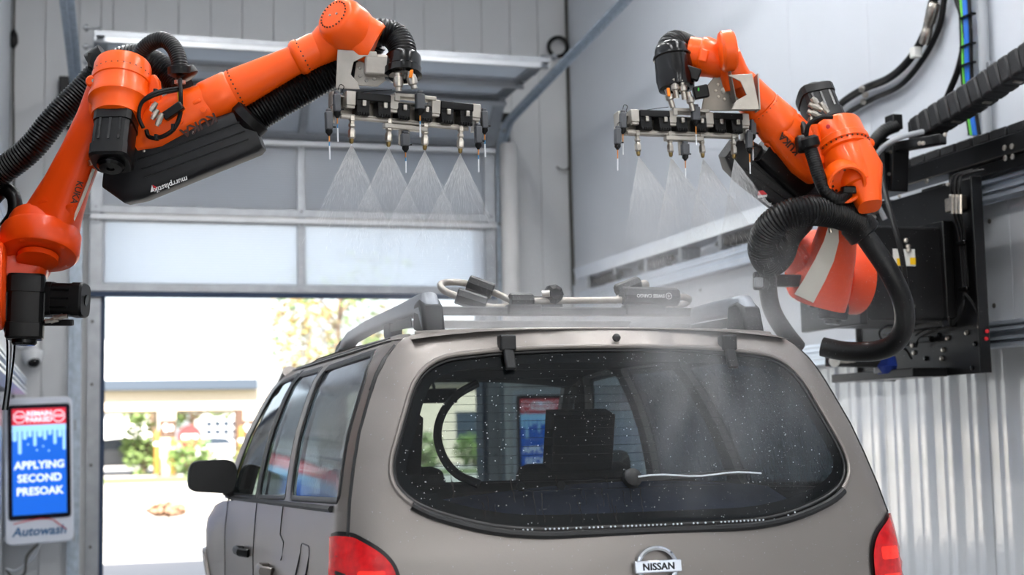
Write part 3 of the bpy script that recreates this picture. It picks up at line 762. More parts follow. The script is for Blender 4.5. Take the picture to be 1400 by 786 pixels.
# interior: seats, headrests, dashboard, steering wheel
def seat(x, y, w_, zb, headrests, name='seat'):
    m = MB().box((x, y + .28, zb), (w_, .5, .2)); R = (V(1, 0, 0), V(0, .97, .24), V(0, -.24, .97))
    m.box((x, y, zb + .36), (w_, .14, .66), R)
    st = m.build(name, 'seat_cloth', car, bevel=.05)
    for hx in headrests:
        MB().box((x + hx, y - .13, zb + .785), (.275, .12, .24), R).cyl((x + hx - .06, y - .09, zb + .6), (x + hx - .06, y - .12, zb + .75), .007, n=6).cyl((x + hx + .06, y - .09, zb + .6), (x + hx + .06, y - .12, zb + .75), .007, n=6).build('headrest', 'seat_cloth', st, bevel=.055)
seat(CC - .42, 5.9, .52, .60, (0,)); seat(CC + .42, 5.9, .52, .60, (0,)); seat(CC, 5.15, 1.34, .56, (), 'bench_seat')
MB().prism([(7.0, .75), (7.0, 1.0), (7.12, 1.08), (7.42, 1.08), (7.42, .7)], (CC - .8, 0, 0), (0, 1, 0), (0, 0, 1), 1.6).build('dashboard', 'trim_dark', car, bevel=.02)
sw = [V(CC - .38, 6.86, 1.0) + V(.185 * math.cos(a), .09 * math.sin(a), .16 * math.sin(a)) for a in [2 * PI * i / 28 for i in range(28)]]
MB().tube(sw, .015, 8, closed=True).bar(sw[0], sw[14], .03, .015).build('steering_wheel', 'trim_dark', car)
MB().span((CC - .80, 4.12, .42), (CC + .80, 5.2, .9)).build('load_floor', 'trim_dark', car)
MB().box((CC, 6.62, 1.60), (.22, .02, .07)).cyl((CC, 6.62, 1.62), (CC, 6.68, 1.70), .008).build('rear_view_mirror', 'trim_dark', car, bevel=.006)
# curved grab trim inside the rear left pillar
MB().tube(catmull([at(652, 524, Y=4.5), at(625, 540, Y=4.48), at(605, 565, Y=4.46), at(598, 595, Y=4.45), at(606, 625, Y=4.43), at(625, 648, Y=4.4), at(655, 662, Y=4.36)], 6), .014, 8).build('pillar_grip', 'trim_dark', car)

# lilac sheet sloping up from the gate, paints the reflection low on the glass
mat('reflection_lilac', '8d93b4', .8, var=.15, vscale=12)
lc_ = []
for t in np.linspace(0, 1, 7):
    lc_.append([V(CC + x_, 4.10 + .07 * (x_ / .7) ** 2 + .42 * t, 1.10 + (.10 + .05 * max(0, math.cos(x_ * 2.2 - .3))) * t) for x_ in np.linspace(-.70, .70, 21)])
MB().loft(lc_, caps=False, closed=False).build('lilac_reflection_sheet', 'reflection_lilac', car, smooth=60)
for x_ in (-.30, -.16): MB().lathe((CC + x_ + .05, 4.48, 1.245), (0, -1, .5), [(0, .016), (.008, .014), (.01, 0)], 12).build('interior_button', 'trim_dark', car)
# exterior mirrors
for s in (-1, 1):
    c = V(CC + s * 1.01, 6.98, 1.237)
    lp = []
    for t, k in ((-.035, .97), (-.03, 1.0), (.03, 1.0), (.07, .88), (.105, .62), (.12, .3)):
        poly = fillet([(-.115, -.066), (.10, -.085), (.118, .03), (.09, .082), (-.10, .078), (-.118, .01)], .045, 5)
        lp.append([c + V(-s * a * k * 1.0, t + .0, b * k) for a, b in poly])
    mi = MB().loft(lp).build('mirror', 'car_black', car, smooth=50)
    MB().tube([c + V(-s * .07, .02, -.06), c + V(-s * .11, .02, -.095), c + V(-s * .17, .03, -.10)], [.035, .03, .035], 8).build('mirror_arm', 'car_black', mi)
    pg_ = fillet([(-.1, -.058), (.088, -.074), (.104, .028), (.078, .07), (-.088, .068), (-.104, .01)], .04, 5)
    MB().prism([(a, b) for a, b in pg_], c + V(0, -.0365, 0), (-s, 0, 0), (0, 0, 1), .0015 * s).build('mirror_glass', 'car_black', mi)

# roof rails with high rear feet
for s in (-1, 1):
    x = CC + s * .56
    pr = [(4.37, 1.745, .028, .02), (4.395, 1.80, .034, .04), (4.43, 1.838, .034, .04), (4.52, 1.846, .032, .034), (4.8, 1.845, .03, .028), (5.4, 1.838, .03, .026), (5.75, 1.822, .03, .026), (5.93, 1.79, .03, .025), (6.0, 1.76, .03, .02)]
    lp = []
    for y, z, a, b in pr: lp.append([V(x + s * dx * a * 1.0, y, z + dz * b) for dx, dz in fillet([(-1, -1), (1.25, -1), (.75, 1), (-.8, 1)], .6, 3)])
    r = MB().loft(lp).build('roof_rail', 'rail_grey', car, smooth=60)
    f = MB().loft([[V(x + s * dx * .038, y, z + dz) for dx, dz in ((-1, -.01), (1.1, -.01), (1, .0), (-1, .0))] for y, z in ((4.365, 1.752), (4.36, 1.752))]) if False else MB()
    f.prism([(4.355, 1.735), (4.52, 1.76), (4.50, 1.848), (4.43, 1.856), (4.385, 1.83)], (x - .036, 0, 0), (0, 1, 0), (0, 0, 1), .072).build('rail_foot', 'car_black', r, bevel=.012)
    MB().prism([(5.86, 1.76), (6.02, 1.755), (5.97, 1.80), (5.87, 1.82)], (x - .033, 0, 0), (0, 1, 0), (0, 0, 1), .066).build('rail_foot', 'car_black', r, bevel=.012)
    MB().box((x, 4.98, 1.795), (.05, .10, .06)).build('rail_foot', 'car_black', r, bevel=.01)
    MB().prism([(4.60, 1.777), (4.95, 1.785), (4.93, 1.812), (4.62, 1.812)], (x + s * .02, 0, 0), (0, 1, 0), (0, 0, 1), .004).build('rail_shadow_gap', 'seal_black', r)

# tube carrier on the roof, with black pads
rk = thing('roof_carrier', (CC, 4.85, 1.85), 'grey tube roof carrier with black foam pads, clamped on the car roof', 'roof carrier')
YK = 4.85
def kp(px, py, dy=0): return at(px, py, Y=YK + dy)
for dy in (-.0, .62):
    MB().bar((CC - .55, YK + dy, 1.853), (CC + .55, YK + dy, 1.853), .045, .03).build('cross_bar', 'car_black', rk, bevel=.006)
T1 = catmull([kp(700, 418, .02), kp(672, 420, .02), kp(645, 411, .03), kp(612, 400, .05), kp(602, 390, .1), kp(612, 386, .16), kp(640, 388, .16), kp(680, 402, .1), kp(705, 411, .0), kp(760, 411), kp(850, 410), kp(905, 408), kp(932, 406, .02), kp(942, 409, .05), kp(934, 416, .06), kp(905, 421, .04), kp(860, 424, .0)], 6)
MB().tube(T1, .0125, 10).build('carrier_tube', 'rack_tube', rk)
T2 = catmull([kp(840, 412, .06), kp(860, 398, .06), kp(880, 387, .06), kp(884, 392, .07)], 5)
MB().tube(T2, .0125, 10).build('carrier_tube', 'rack_tube', rk)
def pad(p0, p1, r, name='foam_pad'):
    return MB().lathe(p0, p1 - p0, [(0, r * .9), (.004, r), ((p1 - p0).length - .004, r), ((p1 - p0).length, r * .9)], 8).build(name, 'car_black', rk, smooth=30)
pad(kp(640, 386, .14), kp(674, 399, .11), .030); pad(kp(624, 404, .05), kp(664, 417, .03), .030)
pad(kp(697, 411), kp(728, 411), .028); pad(kp(850, 404, -.005), kp(926, 406, -.005), .034); pad(kp(843, 398, .06), kp(874, 386, .06), .026)
kc = kp(758, 402, -.01)
kn = MB().lathe(kc + V(0, .05, 0), (0, -1, 0), [(0, .03), (.02, .036), (.05, .036), (.065, .02), (.066, 0)], 9).build('clamp_knob', 'car_black', rk, smooth=20)
MB().box(kc + V(-.02, .05, -.03), (.12, .06, .05)).build('clamp', 'car_black', rk, bevel=.008)
for cx_, cw_ in ((715, .13), (880, .16)): MB().box(kp(cx_, 424), (cw_, .06, .04)).build('clamp', 'car_black', rk, bevel=.008)
MB().cyl(kc + V(-.05, -.01, .0), kc + V(-.025, -.02, .0), .012).build('clamp_nut', 'steel', rk)
lc = (kp(850, 404, -.005) + kp(926, 406, -.005)) / 2 + V(.004, -.0345, -.001)
lettering('\u2295 SWISS CARGO', .017, 'white_print', lc, (-1, 0, 0), (0, 0, -1), rk, name='pad_lettering', bold=.0004)

# ------------------------------------------------------------------ wash robots
mat('robot_orange', 'ff5c06', .36, 0., var=.04, vscale=5, coat=.12, spec=.35)
mat('robot_orange_shaded', 'f64c0a', .36, 0., var=.04, vscale=5, coat=.1, spec=.35)  # same orange made redder, painting the shade on the lower arm parts
mat('hose_black', '050506', .36, var=.15, vscale=30, spec=.3)
mat('conn_silver', 'b9b2a8', .28, 1., var=.2, vscale=60)
mat('brass', '8a7448', .35, 1.)
mat('sensor_grey', '4e5054', .5, var=.1, vscale=40)
mat('bracket_steel', 'b3ada4', .42, .6, var=.12, vscale=18, bump=.06, bscale=60)
mat('bracket_dark', '857f77', .42, .6, var=.12, vscale=18)
mat('whisker_white', 'e9ebee', .5); mat('whisker_blue', '3a86b8', .5); mat('whisker_orange', 'd88a3a', .5)
mat('tag_orange', 'ff8a00', .5); mat('tag_yellow', 'f2c200', .5); mat('tag_green', '2fa32f', .5)
mat('print_dark', '3a1608', .6); mat('print_white', 'e6e6e6', .5); mat('print_red', 'd01f2a', .5)
mat('stripe_white', 'e6dfd2', .5, var=.05)
mat('box_blue_black', '06080e', .55, var=.15, vscale=12)
PX = 1 / F
def px2m(p, D): return p * D / F
def dirw(r, u, b=0.): return (RIGHT * r + UP * u + BACK * b).normalized()
def bolts_on(m, c, axis, R, n, r=.006, h=.006, a0=0.):
    x, y, z = frame(axis)
    for k in range(n):
        a = a0 + 2 * PI * k / n; p = V(c) + (x * math.cos(a) + y * math.sin(a)) * R
        m.lathe(p, z, [(0, r), (h * .7, r), (h, r * .6)], 8)
    return m
def bolts(parent, m, c, axis, R, n, r=.009, h=.008, a0=0.):
    x, y, z = frame(axis)
    for k in range(n):
        a = a0 + 2 * PI * k / n
        MB().lathe(V(c) + (x * math.cos(a) + y * math.sin(a)) * R, z, [(0, r), (h * .7, r), (h, r * .6)], 8).build('bolt', m, parent)
def rrect(c, u, v, wu, wv, r=.3, n=4):
    return [V(c) + V(u) * a * wu + V(v) * b * wv for a, b in fillet([(-1, -1), (1, -1), (1, 1), (-1, 1)], r * 2, n)]
def beam(name, m, parent, st, v, r=.3, smooth=50):
    """tapered cast beam through stations (point, half width across, half width along v)"""
    loops = []
    for i, (p, wu, wv) in enumerate(st):
        d = (st[min(i + 1, len(st) - 1)][0] - st[max(i - 1, 0)][0]).normalized(); u = d.cross(V(v)).normalized(); vv = u.cross(d)
        loops.append(rrect(p, u, vv, wu, wv, r))
    return MB().loft(loops).build(name, m, parent, smooth=smooth)

def spray_head(robot, o, ex, ez, flip=1):
    """nozzle bar with clamp blocks, whisker switches and four flat-fan nozzles; returns nozzle tips"""
    ex = V(ex).normalized(); ez = V(ez); ez = (ez - ex * ez.dot(ex)).normalized(); ey = ez.cross(ex)      # ey away from viewer
    R = (ex, ey, ez); P = lambda x, y, z: V(o) + ex * x + ey * y + ez * (z * .84 if z > .02 else z)
    hd = MB().cyl(P(-.245, 0, 0), P(.225, 0, 0), .0085, n=14).box(P(-.01, .02, .006), (.46, .05, .01), R).build('spray_manifold', 'bracket_steel', robot, bevel=.002)
    hd.name = 'spray_manifold'
    ch = MB().box(P(0, .045, .045), (.50, .006, .075), R).box(P(0, .03, .085), (.50, .05, .006), R).build('head_channel', 'bracket_steel', hd, bevel=.002)
    for xx in (-.172, -.095, -.023, .059, .141, .213):
        b = MB().box(P(xx, .0, .060), (.048, .05, .025), R).box(P(xx, .0, .032), (.046, .055, .036), R)
        for q in range(5): b.box(P(xx - .019 + q * .0095, -.022, .012), (.006, .022, .012), R)
        b.build('clamp_block', 'black_plastic', hd, bevel=.002)
        MB().box(P(xx, -.034, .056), (.014, .014, .02), R).build('clamp_screw', 'conn_silver', hd, bevel=.002)
    for xx in (-.134, .177): MB().box(P(xx, -.005, .086), (.125, .05, .028), R).build('clamp_bar', 'black_plastic', hd, bevel=.004)
    for xx in (-.215, -.058, .098, .252): MB().box(P(xx, .0, .075), (.034, .05, .05), R).box(P(xx, -.012, .04), (.03, .02, .012), R).build('spacer', 'bracket_steel', hd, bevel=.003)
    MB().box(P(.018, -.005, .108), (.155, .055, .014), R).box(P(-.05, -.03, .098), (.02, .006, .03), R).build('top_plate', 'bracket_steel', hd, bevel=.003)
    tips = []
    for xx in (-.2025, -.0675, .0675, .2025):
        nz = MB().lathe(P(xx, 0, .005), -ez, [(0, .012), (.016, .0125), (.018, .009), (.026, .009), (.028, .012), (.036, .0125), (.042, .0085), (.052, .0135), (.074, .0135), (.080, .009)], 6).build('nozzle', 'conn_silver', hd, smooth=25)
        MB().lathe(P(xx, 0, -.073), -ez, [(0, .0085), (.010, .008), (.016, .006), (.018, .004)], 12).build('nozzle_tip', 'brass', hd)
        tips.append(P(xx, 0, -.092))
    def switch(x, y, z, hgt=.062, w_=.024, long=.085, lean=0., body='sensor_grey'):
        lz = (ez + ex * lean).normalized(); lx = (ex - lz * ex.dot(lz)).normalized(); Rr = (lx, ey, lz); c = P(x, y, z)
        s = MB().box(c, (w_, .026, hgt), Rr).box(c + lz * (hgt / 2 + .005), (w_ * .7, .018, .012), Rr).build('whisker_switch', body, hd, bevel=.004)
        MB().lathe(c - lz * hgt / 2, -lz, [(0, .0125), (.010, .0125), (.018, .006), (.022, .004)], 10).cyl(c - lz * hgt * .35 + lx * .01, c - lz * hgt * .35 + lx * .024, .003, n=6).build('switch_boot', 'black_rubber', hd)
        q = c - lz * (hgt / 2 + .018)
        MB().cyl(q, q - lz * long * .28, .0024, n=6).build('whisker', 'whisker_orange', hd); MB().cyl(q - lz * long * .28, q - lz * long * .45, .0022, n=6).build('whisker', 'whisker_blue' if flip > 0 else 'whisker_orange', hd)
        MB().cyl(q - lz * long * .45, q - lz * long, .0027, n=6).build('whisker', 'whisker_white', hd)
    switch(-.262, -.01, .052, lean=-.06 * flip); switch(-.292, -.02, -.022, lean=-.06 * flip)
    switch(.292, .0, .045, lean=-.06 * flip); switch(.262, -.02, -.022, lean=-.04 * flip)
    switch(.028, -.045, .085, hgt=.055, w_=.032, long=.08, lean=-.04 * flip); switch(-.008, -.005, -.062, hgt=.045, w_=.030, long=.075, lean=-.05 * flip)
    MB().box(P(-.008, .0, -.018), (.16, .03, .018), R).box(P(-.008, .012, -.05), (.04, .012, .06), R).build('switch_bracket', 'bracket_steel', hd, bevel=.003)
    for sx, sz in ((-1, .062), (1, .055)):
        MB().box(P(sx * .268, .03, .05), (.012, .05, .09), R).box(P(sx * .275, .015, -.0), (.03, .008, .05), R).build('end_plate', 'bracket_steel', hd, bevel=.002)
    # thin loose wires to the switches
    MB().tube(catmull([P(-.262, -.01, .09), P(-.25, 0, .13), P(-.235, 0, .125), P(-.23, .01, .10), P(-.12, .02, .125), P(-.05, .03, .14)], 6), .0014, 5).tube(catmull([P(-.292, -.02, .012), P(-.288, -.02, .035), P(-.27, -.01, .045)], 5), .0014, 5).build('switch_wire', 'black_rubber', hd)
    return P, R, tips

# ---- left robot
LR = thing('wash_robot', (-.31, 4.9, 2.0), 'orange robot arm reaching in from the left wall with a spray bar over the car', 'robot')
def L(px, py, D=5.0): return at(px, py, D=D)
m5 = 5.0 / F
AX = dirw(.02, -.89, .45)                       # joint axes point down and towards the viewer
# shoulder
sb = L(52, 350, 4.93); s0 = sb - AX * .15
sh = MB().lathe(s0, AX, [(0, .085), (.0, .108), (.02, .116), (.05, .119), (.055, .132), (.066, .137), (.135, .137), (.147, .128), (.151, .10), (.145, .085), (.147, 0)], 44).build('shoulder', 'robot_orange_shaded', LR)
bolts(sh, 'robot_orange_shaded', sb - AX * .006, AX, .112, 5, .009, .007, .5)
b = MB(); bolts_on(b, s0 + AX * .0535, AX, .120, 28, .0035, .004); b.build('bolt_ring', 'print_dark', sh)
# turning column towards the wall
MB().lathe((-.31, sb.y + .02, sb.z - .10), (1, 0, 0), [(0, .19), (.03, .19), (.04, .165), (.075, .155), (.085, .13)], 36).build('column', 'robot_orange_shaded', LR)
beam('column_arm', 'robot_orange_shaded', LR, [(V(-.26, sb.y + .10, sb.z - .08), .10, .10), (V(-.16, sb.y + .12, sb.z + .0), .09, .09), (s0 + AX * .06 - BACK * .06, .07, .06)], (0, 0, 1))
# shoulder motors
mo = MB().lathe(sb, AX, [(0, .07), (.02, .07)], 30).build('motor_flange', 'robot_orange_shaded', LR)
mc = L(35, 420, 4.93)
def motor(c, axis, w_, l_, parent, up=(0, 0, 1), name='motor', cap=True):
    x, y, z = frame(axis, up); m = MB(); e = w_ * .5
    lp = [rrect(V(c) + z * t, x, y, e * k, e * k, .28, 3) for t, k in ((-l_ / 2, .93), (-l_ / 2 + .008, 1), (-l_ * .22, 1), (-l_ * .215, .94), (l_ * .25, .94), (l_ * .255, 1), (l_ / 2 - .008, 1), (l_ / 2, .9))]
    o = m.loft(lp).build(name, 'black_plastic', parent, smooth=30)
    for sx in (-1, 1):
        for q in (-.25, 0, .25): MB().box(V(c) + x * sx * e * .96 + y * q * w_, (.004, .008, l_ * .42), (x, y, z)).build('cooling_rib', 'black_gloss', o)
    if cap: MB().lathe(V(c) + z * l_ / 2, z, [(-.01, w_ * .34), (.012, w_ * .34), (.02, w_ * .28), (.021, w_ * .1), (.016, w_ * .1), (.016, 0)], 20).build('end_cap', 'black_gloss', o)
    return o
motor(mc, dirw(0, -.99, .12), .128, .225, LR)
m2 = motor(L(88, 410, 4.98), dirw(1, -.02, 0), .122, .15, LR, cap=False)
MB().cyl(L(112, 410, 4.98), L(119, 411, 4.98), .02).build('shaft_cap', 'black_gloss', m2)
for (pa, pb) in (((62, 439), (80, 437)), ((73, 434), (92, 432)), ((2, 440), (12, 446))):
    c_ = MB().cyl(L(*pa, 4.9), L(*pb, 4.9), .008, n=10).cyl(L((pa[0] * .6 + pb[0] * .4), pa[1], 4.9), L((pa[0] * .3 + pb[0] * .7), pb[1], 4.9), .010, n=10).build('plug', 'conn_silver', LR)
MB().box(L(80, 441, 4.93), (.10, .03, .022), (RIGHT, BACK, UP)).build('plug_block', 'black_plastic', LR, bevel=.004)
# link arm up to the elbow
vdir = dirw(0, .35, .93)
st = [(L(66, 318, 4.97), .098, .085), (L(74, 292, 4.96), .090, .080), (L(92, 252, 4.95), .072, .07), (L(112, 208, 4.94), .064, .065), (L(133, 165, 4.94), .066, .065), (L(152, 128, 4.94), .078, .07)]
la = beam('link_arm', 'robot_orange_shaded', LR, st, vdir, .38)
for (p, q, w_) in (((52, 282), (70, 275), 10), ((88, 290), (104, 284), 9)):
    MB().loft([rrect(L(p[0] + 3, p[1], 4.90), dirw(1, .2), dirw(-.3, 1), .028, .012, .3), rrect(L(p[0] + 8, p[1] - 9, 4.88), dirw(1, .2), dirw(-.3, 1), .012, .006, .3)]).build('cast_rib', 'robot_orange_shaded', la)
MB().tube([L(99, 303, 4.93), L(108, 283, 4.915), L(119, 255, 4.905), L(128, 231, 4.905)], .006, 6).build('edge_stripe', 'stripe_white', la)
ld = (L(101, 276, 4.9) - L(109, 250, 4.9)).normalized()
lettering('KUKA', .030, 'print_dark', L(105, 263, 4.862), ld, dirw(1, .25, -.15), la, name='maker_lettering', bold=.0006)
# elbow: upright housing with the motor hanging below
e0 = L(169, 88, 4.95)
el = MB().lathe(e0, AX, [(0, 0), (0, .085), (.006, .094), (.02, .098), (.058, .099), (.06, .101), (.085, .101), (.088, .097), (.13, .097), (.145, .103), (.16, .103), (.168, .096), (.18, .088), (.225, .084), (.23, .07)], 44).build('elbow', 'robot_orange', LR)
b = MB(); bolts_on(b, e0 + AX * .056, AX, .0985, 30, .003, .005); b.build('bolt_ring', 'print_dark', el)
eye = L(131, 112, 4.88); MB().lathe(eye + V(0, .02, 0), dirw(-.2, .1, 1), [(0, .02), (.035, .02), (.04, .014)], 14).build('lifting_eye', 'robot_orange', el)
MB().cyl(eye + BACK * .01, eye + BACK * .03, .006, n=8).build('lifting_bolt', 'conn_silver', el)
cr = [L(132, 118, 4.88), L(127, 135, 4.87), L(126, 150, 4.87), L(133, 164, 4.86)]
MB().tube(catmull(cr, 5), .012, 8).build('cast_rib', 'robot_orange', el)
em_ = e0 + AX * .305
mo = motor(em_, AX, .135, .20, LR, up=RIGHT)
for i in range(4): MB().bar(L(131, 186 + i * 10 + (4 if i > 1 else 0), 4.9), L(122, 189 + i * 10 + (4 if i > 1 else 0), 4.88), .016, .02).build('fin', 'conn_silver', mo, bevel=.003)
MB().prism([(-.008, 0), (.008, 0), (0, .014)], L(143, 197, 4.845), RIGHT, UP, .001).build('warning_sticker', 'tag_yellow', mo)
# forearm
fa, fb_ = L(196, 186, 4.97), L(446, 61, 5.0); fx = fb_ - fa; FL = fx.length; fz = fx.normalized()
fu = (UP - fz * UP.dot(fz)).normalized()
cast = beam('forearm_casting', 'robot_orange', LR, [(fa - fz * .03, .075, .085), (fa + fz * .05, .092, .095), (fa + fz * .15, .086, .092), (fa + fz * .255, .070, .078)], BACK, .42)
for t, s_ in ((.05, 1), (.14, -1)): MB().lathe(fa + fz * (t + .10) - fu * .03 + BACK * .088, BACK, [(0, .011), (.006, .011), (.007, .006), (.007, 0)], 12).build('plug_cap', 'robot_orange', cast)
MB().box(L(237, 152, 4.84), (.075, .035, .03), (dirw(.8, .55), BACK, dirw(-.55, .8))).build('terminal_plate', 'black_metal', cast, bevel=.004)
for pp in ((206, 152, 214, 140), (208, 163, 216, 150), (214, 172, 222, 155)):
    MB().cyl(L(pp[0], pp[1], 4.815), L(pp[2], pp[3], 4.815), .008, n=10).cyl(L(pp[0] + 2, pp[1] - 3, 4.815), L(pp[2] - 2, pp[3] + 3, 4.815), .0105, n=8).build('plug', 'conn_silver', LR)
fin = [L(203, 130, 4.93), L(206, 110, 4.93), L(212, 107, 4.93), L(220, 122, 4.93), L(222, 132, 4.93)]
MB().prism([(-.03, -.05), (.03, -.05), (.022, .03), (.005, .055), (-.012, .05)], L(212, 124, 4.93), RIGHT, UP, .03).build('cast_lug', 'robot_orange', cast, bevel=.008)
t0 = .245
tub = MB().lathe(fa + fz * t0, fx, [(0, .066), (.0, .077), (.010, .080), (.100, .077), (.106, .073), (.114, .074), (.15, .071), (.26, .060), (.335, .053), (.345, .053), (.35, .060), (.362, .066), (.375, .066), (.385, .062), (.43, .062), (.455, .055)], 44).build('forearm_tube', 'robot_orange', LR)
b = MB(); bolts_on(b, fa + fz * (t0 + .118), fx, .0735, 26, .003, .005); bolts_on(b, fa + fz * (t0 - .002), fx, .074, 22, .003, .005); bolts_on(b, fa + fz * (t0 + .377), fx, .0635, 22, .003, .005); b.build('bolt_ring', 'print_dark', tub)
for k in range(6):
    a = 2 * PI * k / 6; xx_, yy_, zz_ = frame(fx); q = fa + fz * (t0 - .005) + (xx_ * math.cos(a) + yy_ * math.sin(a)) * .070; MB().bar(q - fz * .03, q + fz * .004, .03, .016, UP).build('cast_rib', 'robot_orange', cast, bevel=.006)
kd = -fz
lettering('KUKA', .050, 'print_dark', L(272, 171, 4.876), kd, -fu + BACK * .2, cast, name='maker_lettering', bold=.001)
# wrist
w0 = L(456, 20, 4.90); wd = dirw(.52, -.42, -.74)
wr_ = MB().lathe(w0, wd, [(0, 0), (0, .045), (.001, .05), (.002, .062), (.012, .075), (.04, .086), (.09, .09), (.13, .086), (.16, .072), (.17, .0)], 40).build('wrist', 'robot_orange', LR)
b = MB(); bolts_on(b, w0 + wd * .0, -wd, .052, 24, .003, .004); b.build('bolt_ring', 'print_dark', wr_)
for q in (-1, 1): MB().cyl(w0 + frame(wd)[0] * .015 * q, w0 + frame(wd)[0] * .015 * q - wd * .004, .004, n=8).build('cap_screw', 'conn_silver', wr_)
MB().lathe(L(440, 66, 5.0), L(472, 42, 4.99) - L(440, 66, 5.0), [(-.03, .056), (.0, .062), (.03, .07), (.07, .074), (.11, .068)], 36).build('wrist_neck', 'robot_orange', LR)
beam('tool_mount', 'robot_orange', LR, [(L(478, 40, 4.97), .075, .07), (L(494, 48, 4.97), .072, .06), (L(507, 58, 4.97), .078, .055), (L(514, 62, 4.97), .072, .05)], BACK, .35)
# tool bracket: steel frame holding the spray bar
def bracket(P0, u, v, n, sc=1., parent=None, mirror=1):
    pl = [(0, .0), (0, .135), (.135, .135), (.14, .118), (.095, .115), (.058, .095), (.05, .05), (.075, .025), (.085, 0)]
    br = MB().prism([(a * sc * mirror, b_ * sc) for a, b_ in pl], P0, u, v, .006).build('tool_bracket', 'bracket_steel', parent, bevel=.002)
    MB().prism([(a * sc * mirror, b_ * sc) for a, b_ in [(.055, .02), (.06, .10), (.1, .125), (.15, .12), (.175, .09), (.17, .045), (.14, .02)]], V(P0) + V(n) * .05, u, v, .008).build('flange_plate', 'bracket_steel', br, bevel=.002)
    MB().prism([(a * sc * mirror, b_ * sc) for a, b_ in [(0, 0), (.006, 0), (.006, .135), (0, .135)]], V(P0) - V(n) * .0, u, v, .09 if V(u).cross(V(v)).dot(V(n)) > 0 else -.09).build('side_plate', 'bracket_steel', br, bevel=.002)
    bb = MB()
    cc = V(P0) + V(u) * .105 * sc * mirror + V(v) * .07 * sc + V(n) * .046
    bolts_on(bb, cc, -V(n), .032 * sc, 7, .006, .008); bolts_on(bb, cc, -V(n), .004, 1, .014, .012); bb.build('flange_bolts', 'steel', br)
    return br
hu = dirw(1, -.055, .0); hv = dirw(.05, 1, 0)
bracket(L(459, 121, 4.93), hu, hv, -BACK, 1., LR)
MB().box(L(520, 90, 4.95), (.11, .05, .075), (hu, BACK, hv)).build('bracket_arm', 'bracket_steel', LR, bevel=.01)
# supply hose bundle with collar and couplings
cpts = [L(512, 46, 5.0), L(524, 44, 5.0), L(540, 50, 5.0), L(549, 64, 4.98), L(551, 82, 4.96), L(551, 94, 4.95)]
MB().hose(cpts, .050, .011, 22, .07).build('dress_hose', 'hose_black', LR)
cn = MB().lathe(L(551, 74, 4.97), L(551, 106, 4.94) - L(551, 74, 4.97), [(0, .05), (.012, .062), (.02, .064), (.055, .062), (.06, .066), (.085, .066), (.09, .05), (.08, .045), (.08, 0)], 32).build('hose_collar', 'black_gloss', LR)
for pp in ((544, 100, 545, 124), (560, 98, 567, 122)):
    MB().lathe(L(pp[0], pp[1], 4.90), L(pp[2], pp[3], 4.90) - L(pp[0], pp[1], 4.90), [(0, .012), (.012, .012), (.014, .016), (.03, .019), (.045, .017), (.05, .011), (.062, .011)], 12).build('coupling', 'conn_silver', LR)
MB().box(L(562, 101, 4.87), (.012, .01, .028), (RIGHT, BACK, dirw(.2, 1))).build('tie', 'tag_orange', LR, bevel=.003)
# spray bar
PL_, RL_, tipsL = spray_head(LR, L(557, 168, 5.0), V(math.cos(math.radians(-7)), math.sin(math.radians(-7)) * -1, -.022), (0.02, -.05, 1))
# energy box under the forearm with corrugated conduit
bx0, bx1 = L(168, 246, 4.97), L(352, 178, 5.0); bd = (bx1 - bx0).normalized(); bu = (UP - bd * UP.dot(bd)).normalized()
eb = beam('energy_box', 'box_blue_black', LR, [(bx0 - bd * .05 + bu * .03, .04, .05), (bx0 + bd * .01, .088, .075), (bx0 + bd * .05, .094, .08), (bx1 - bd * .02, .080, .08), (bx1, .07, .075)], BACK, .18)
for o_ in (-.035, .0, .03): MB().bar(bx0 + bd * .09 - bu * o_ + BACK * .082, bx1 - bd * .03 - bu * o_ + BACK * .082, .004, .008, BACK).build('profile_rib', 'black_metal', eb)
for t in (.12, .30, .48): MB().lathe(bx0 + bd * t + bu * .055 + BACK * .08, BACK, [(0, .006), (.004, .005), (.005, 0)], 8).build('screw', 'conn_silver', eb)
lettering('murrplastik', .026, 'print_white', L(234, 252, 4.885), -bd, -bu, eb, name='maker_lettering', bold=.0004, shear=.15)
MB().prism([(-.014, 0), (0, .0), (0, .022)], L(211, 261, 4.887), bd, bu, .001).build('logo_half', 'print_white', eb); MB().prism([(.002, .022), (.002, 0), (.016, .006)], L(211, 261, 4.887), bd, bu, .001).build('logo_half', 'print_red', eb)
MB().lathe(L(332, 172, 4.97), L(352, 152, 4.97) - L(332, 172, 4.97), [(0, .055), (.02, .072), (.05, .072), (.055, .06)], 24).build('conduit_collar', 'black_plastic', LR)
MB().hose([L(336, 172, 5.0), L(352, 158, 5.01), L(385, 138, 5.02), L(420, 118, 5.03), L(458, 96, 5.04), L(490, 76, 5.06), L(512, 52, 5.03)], .057, .0115, 22).build('conduit', 'hose_black', LR)
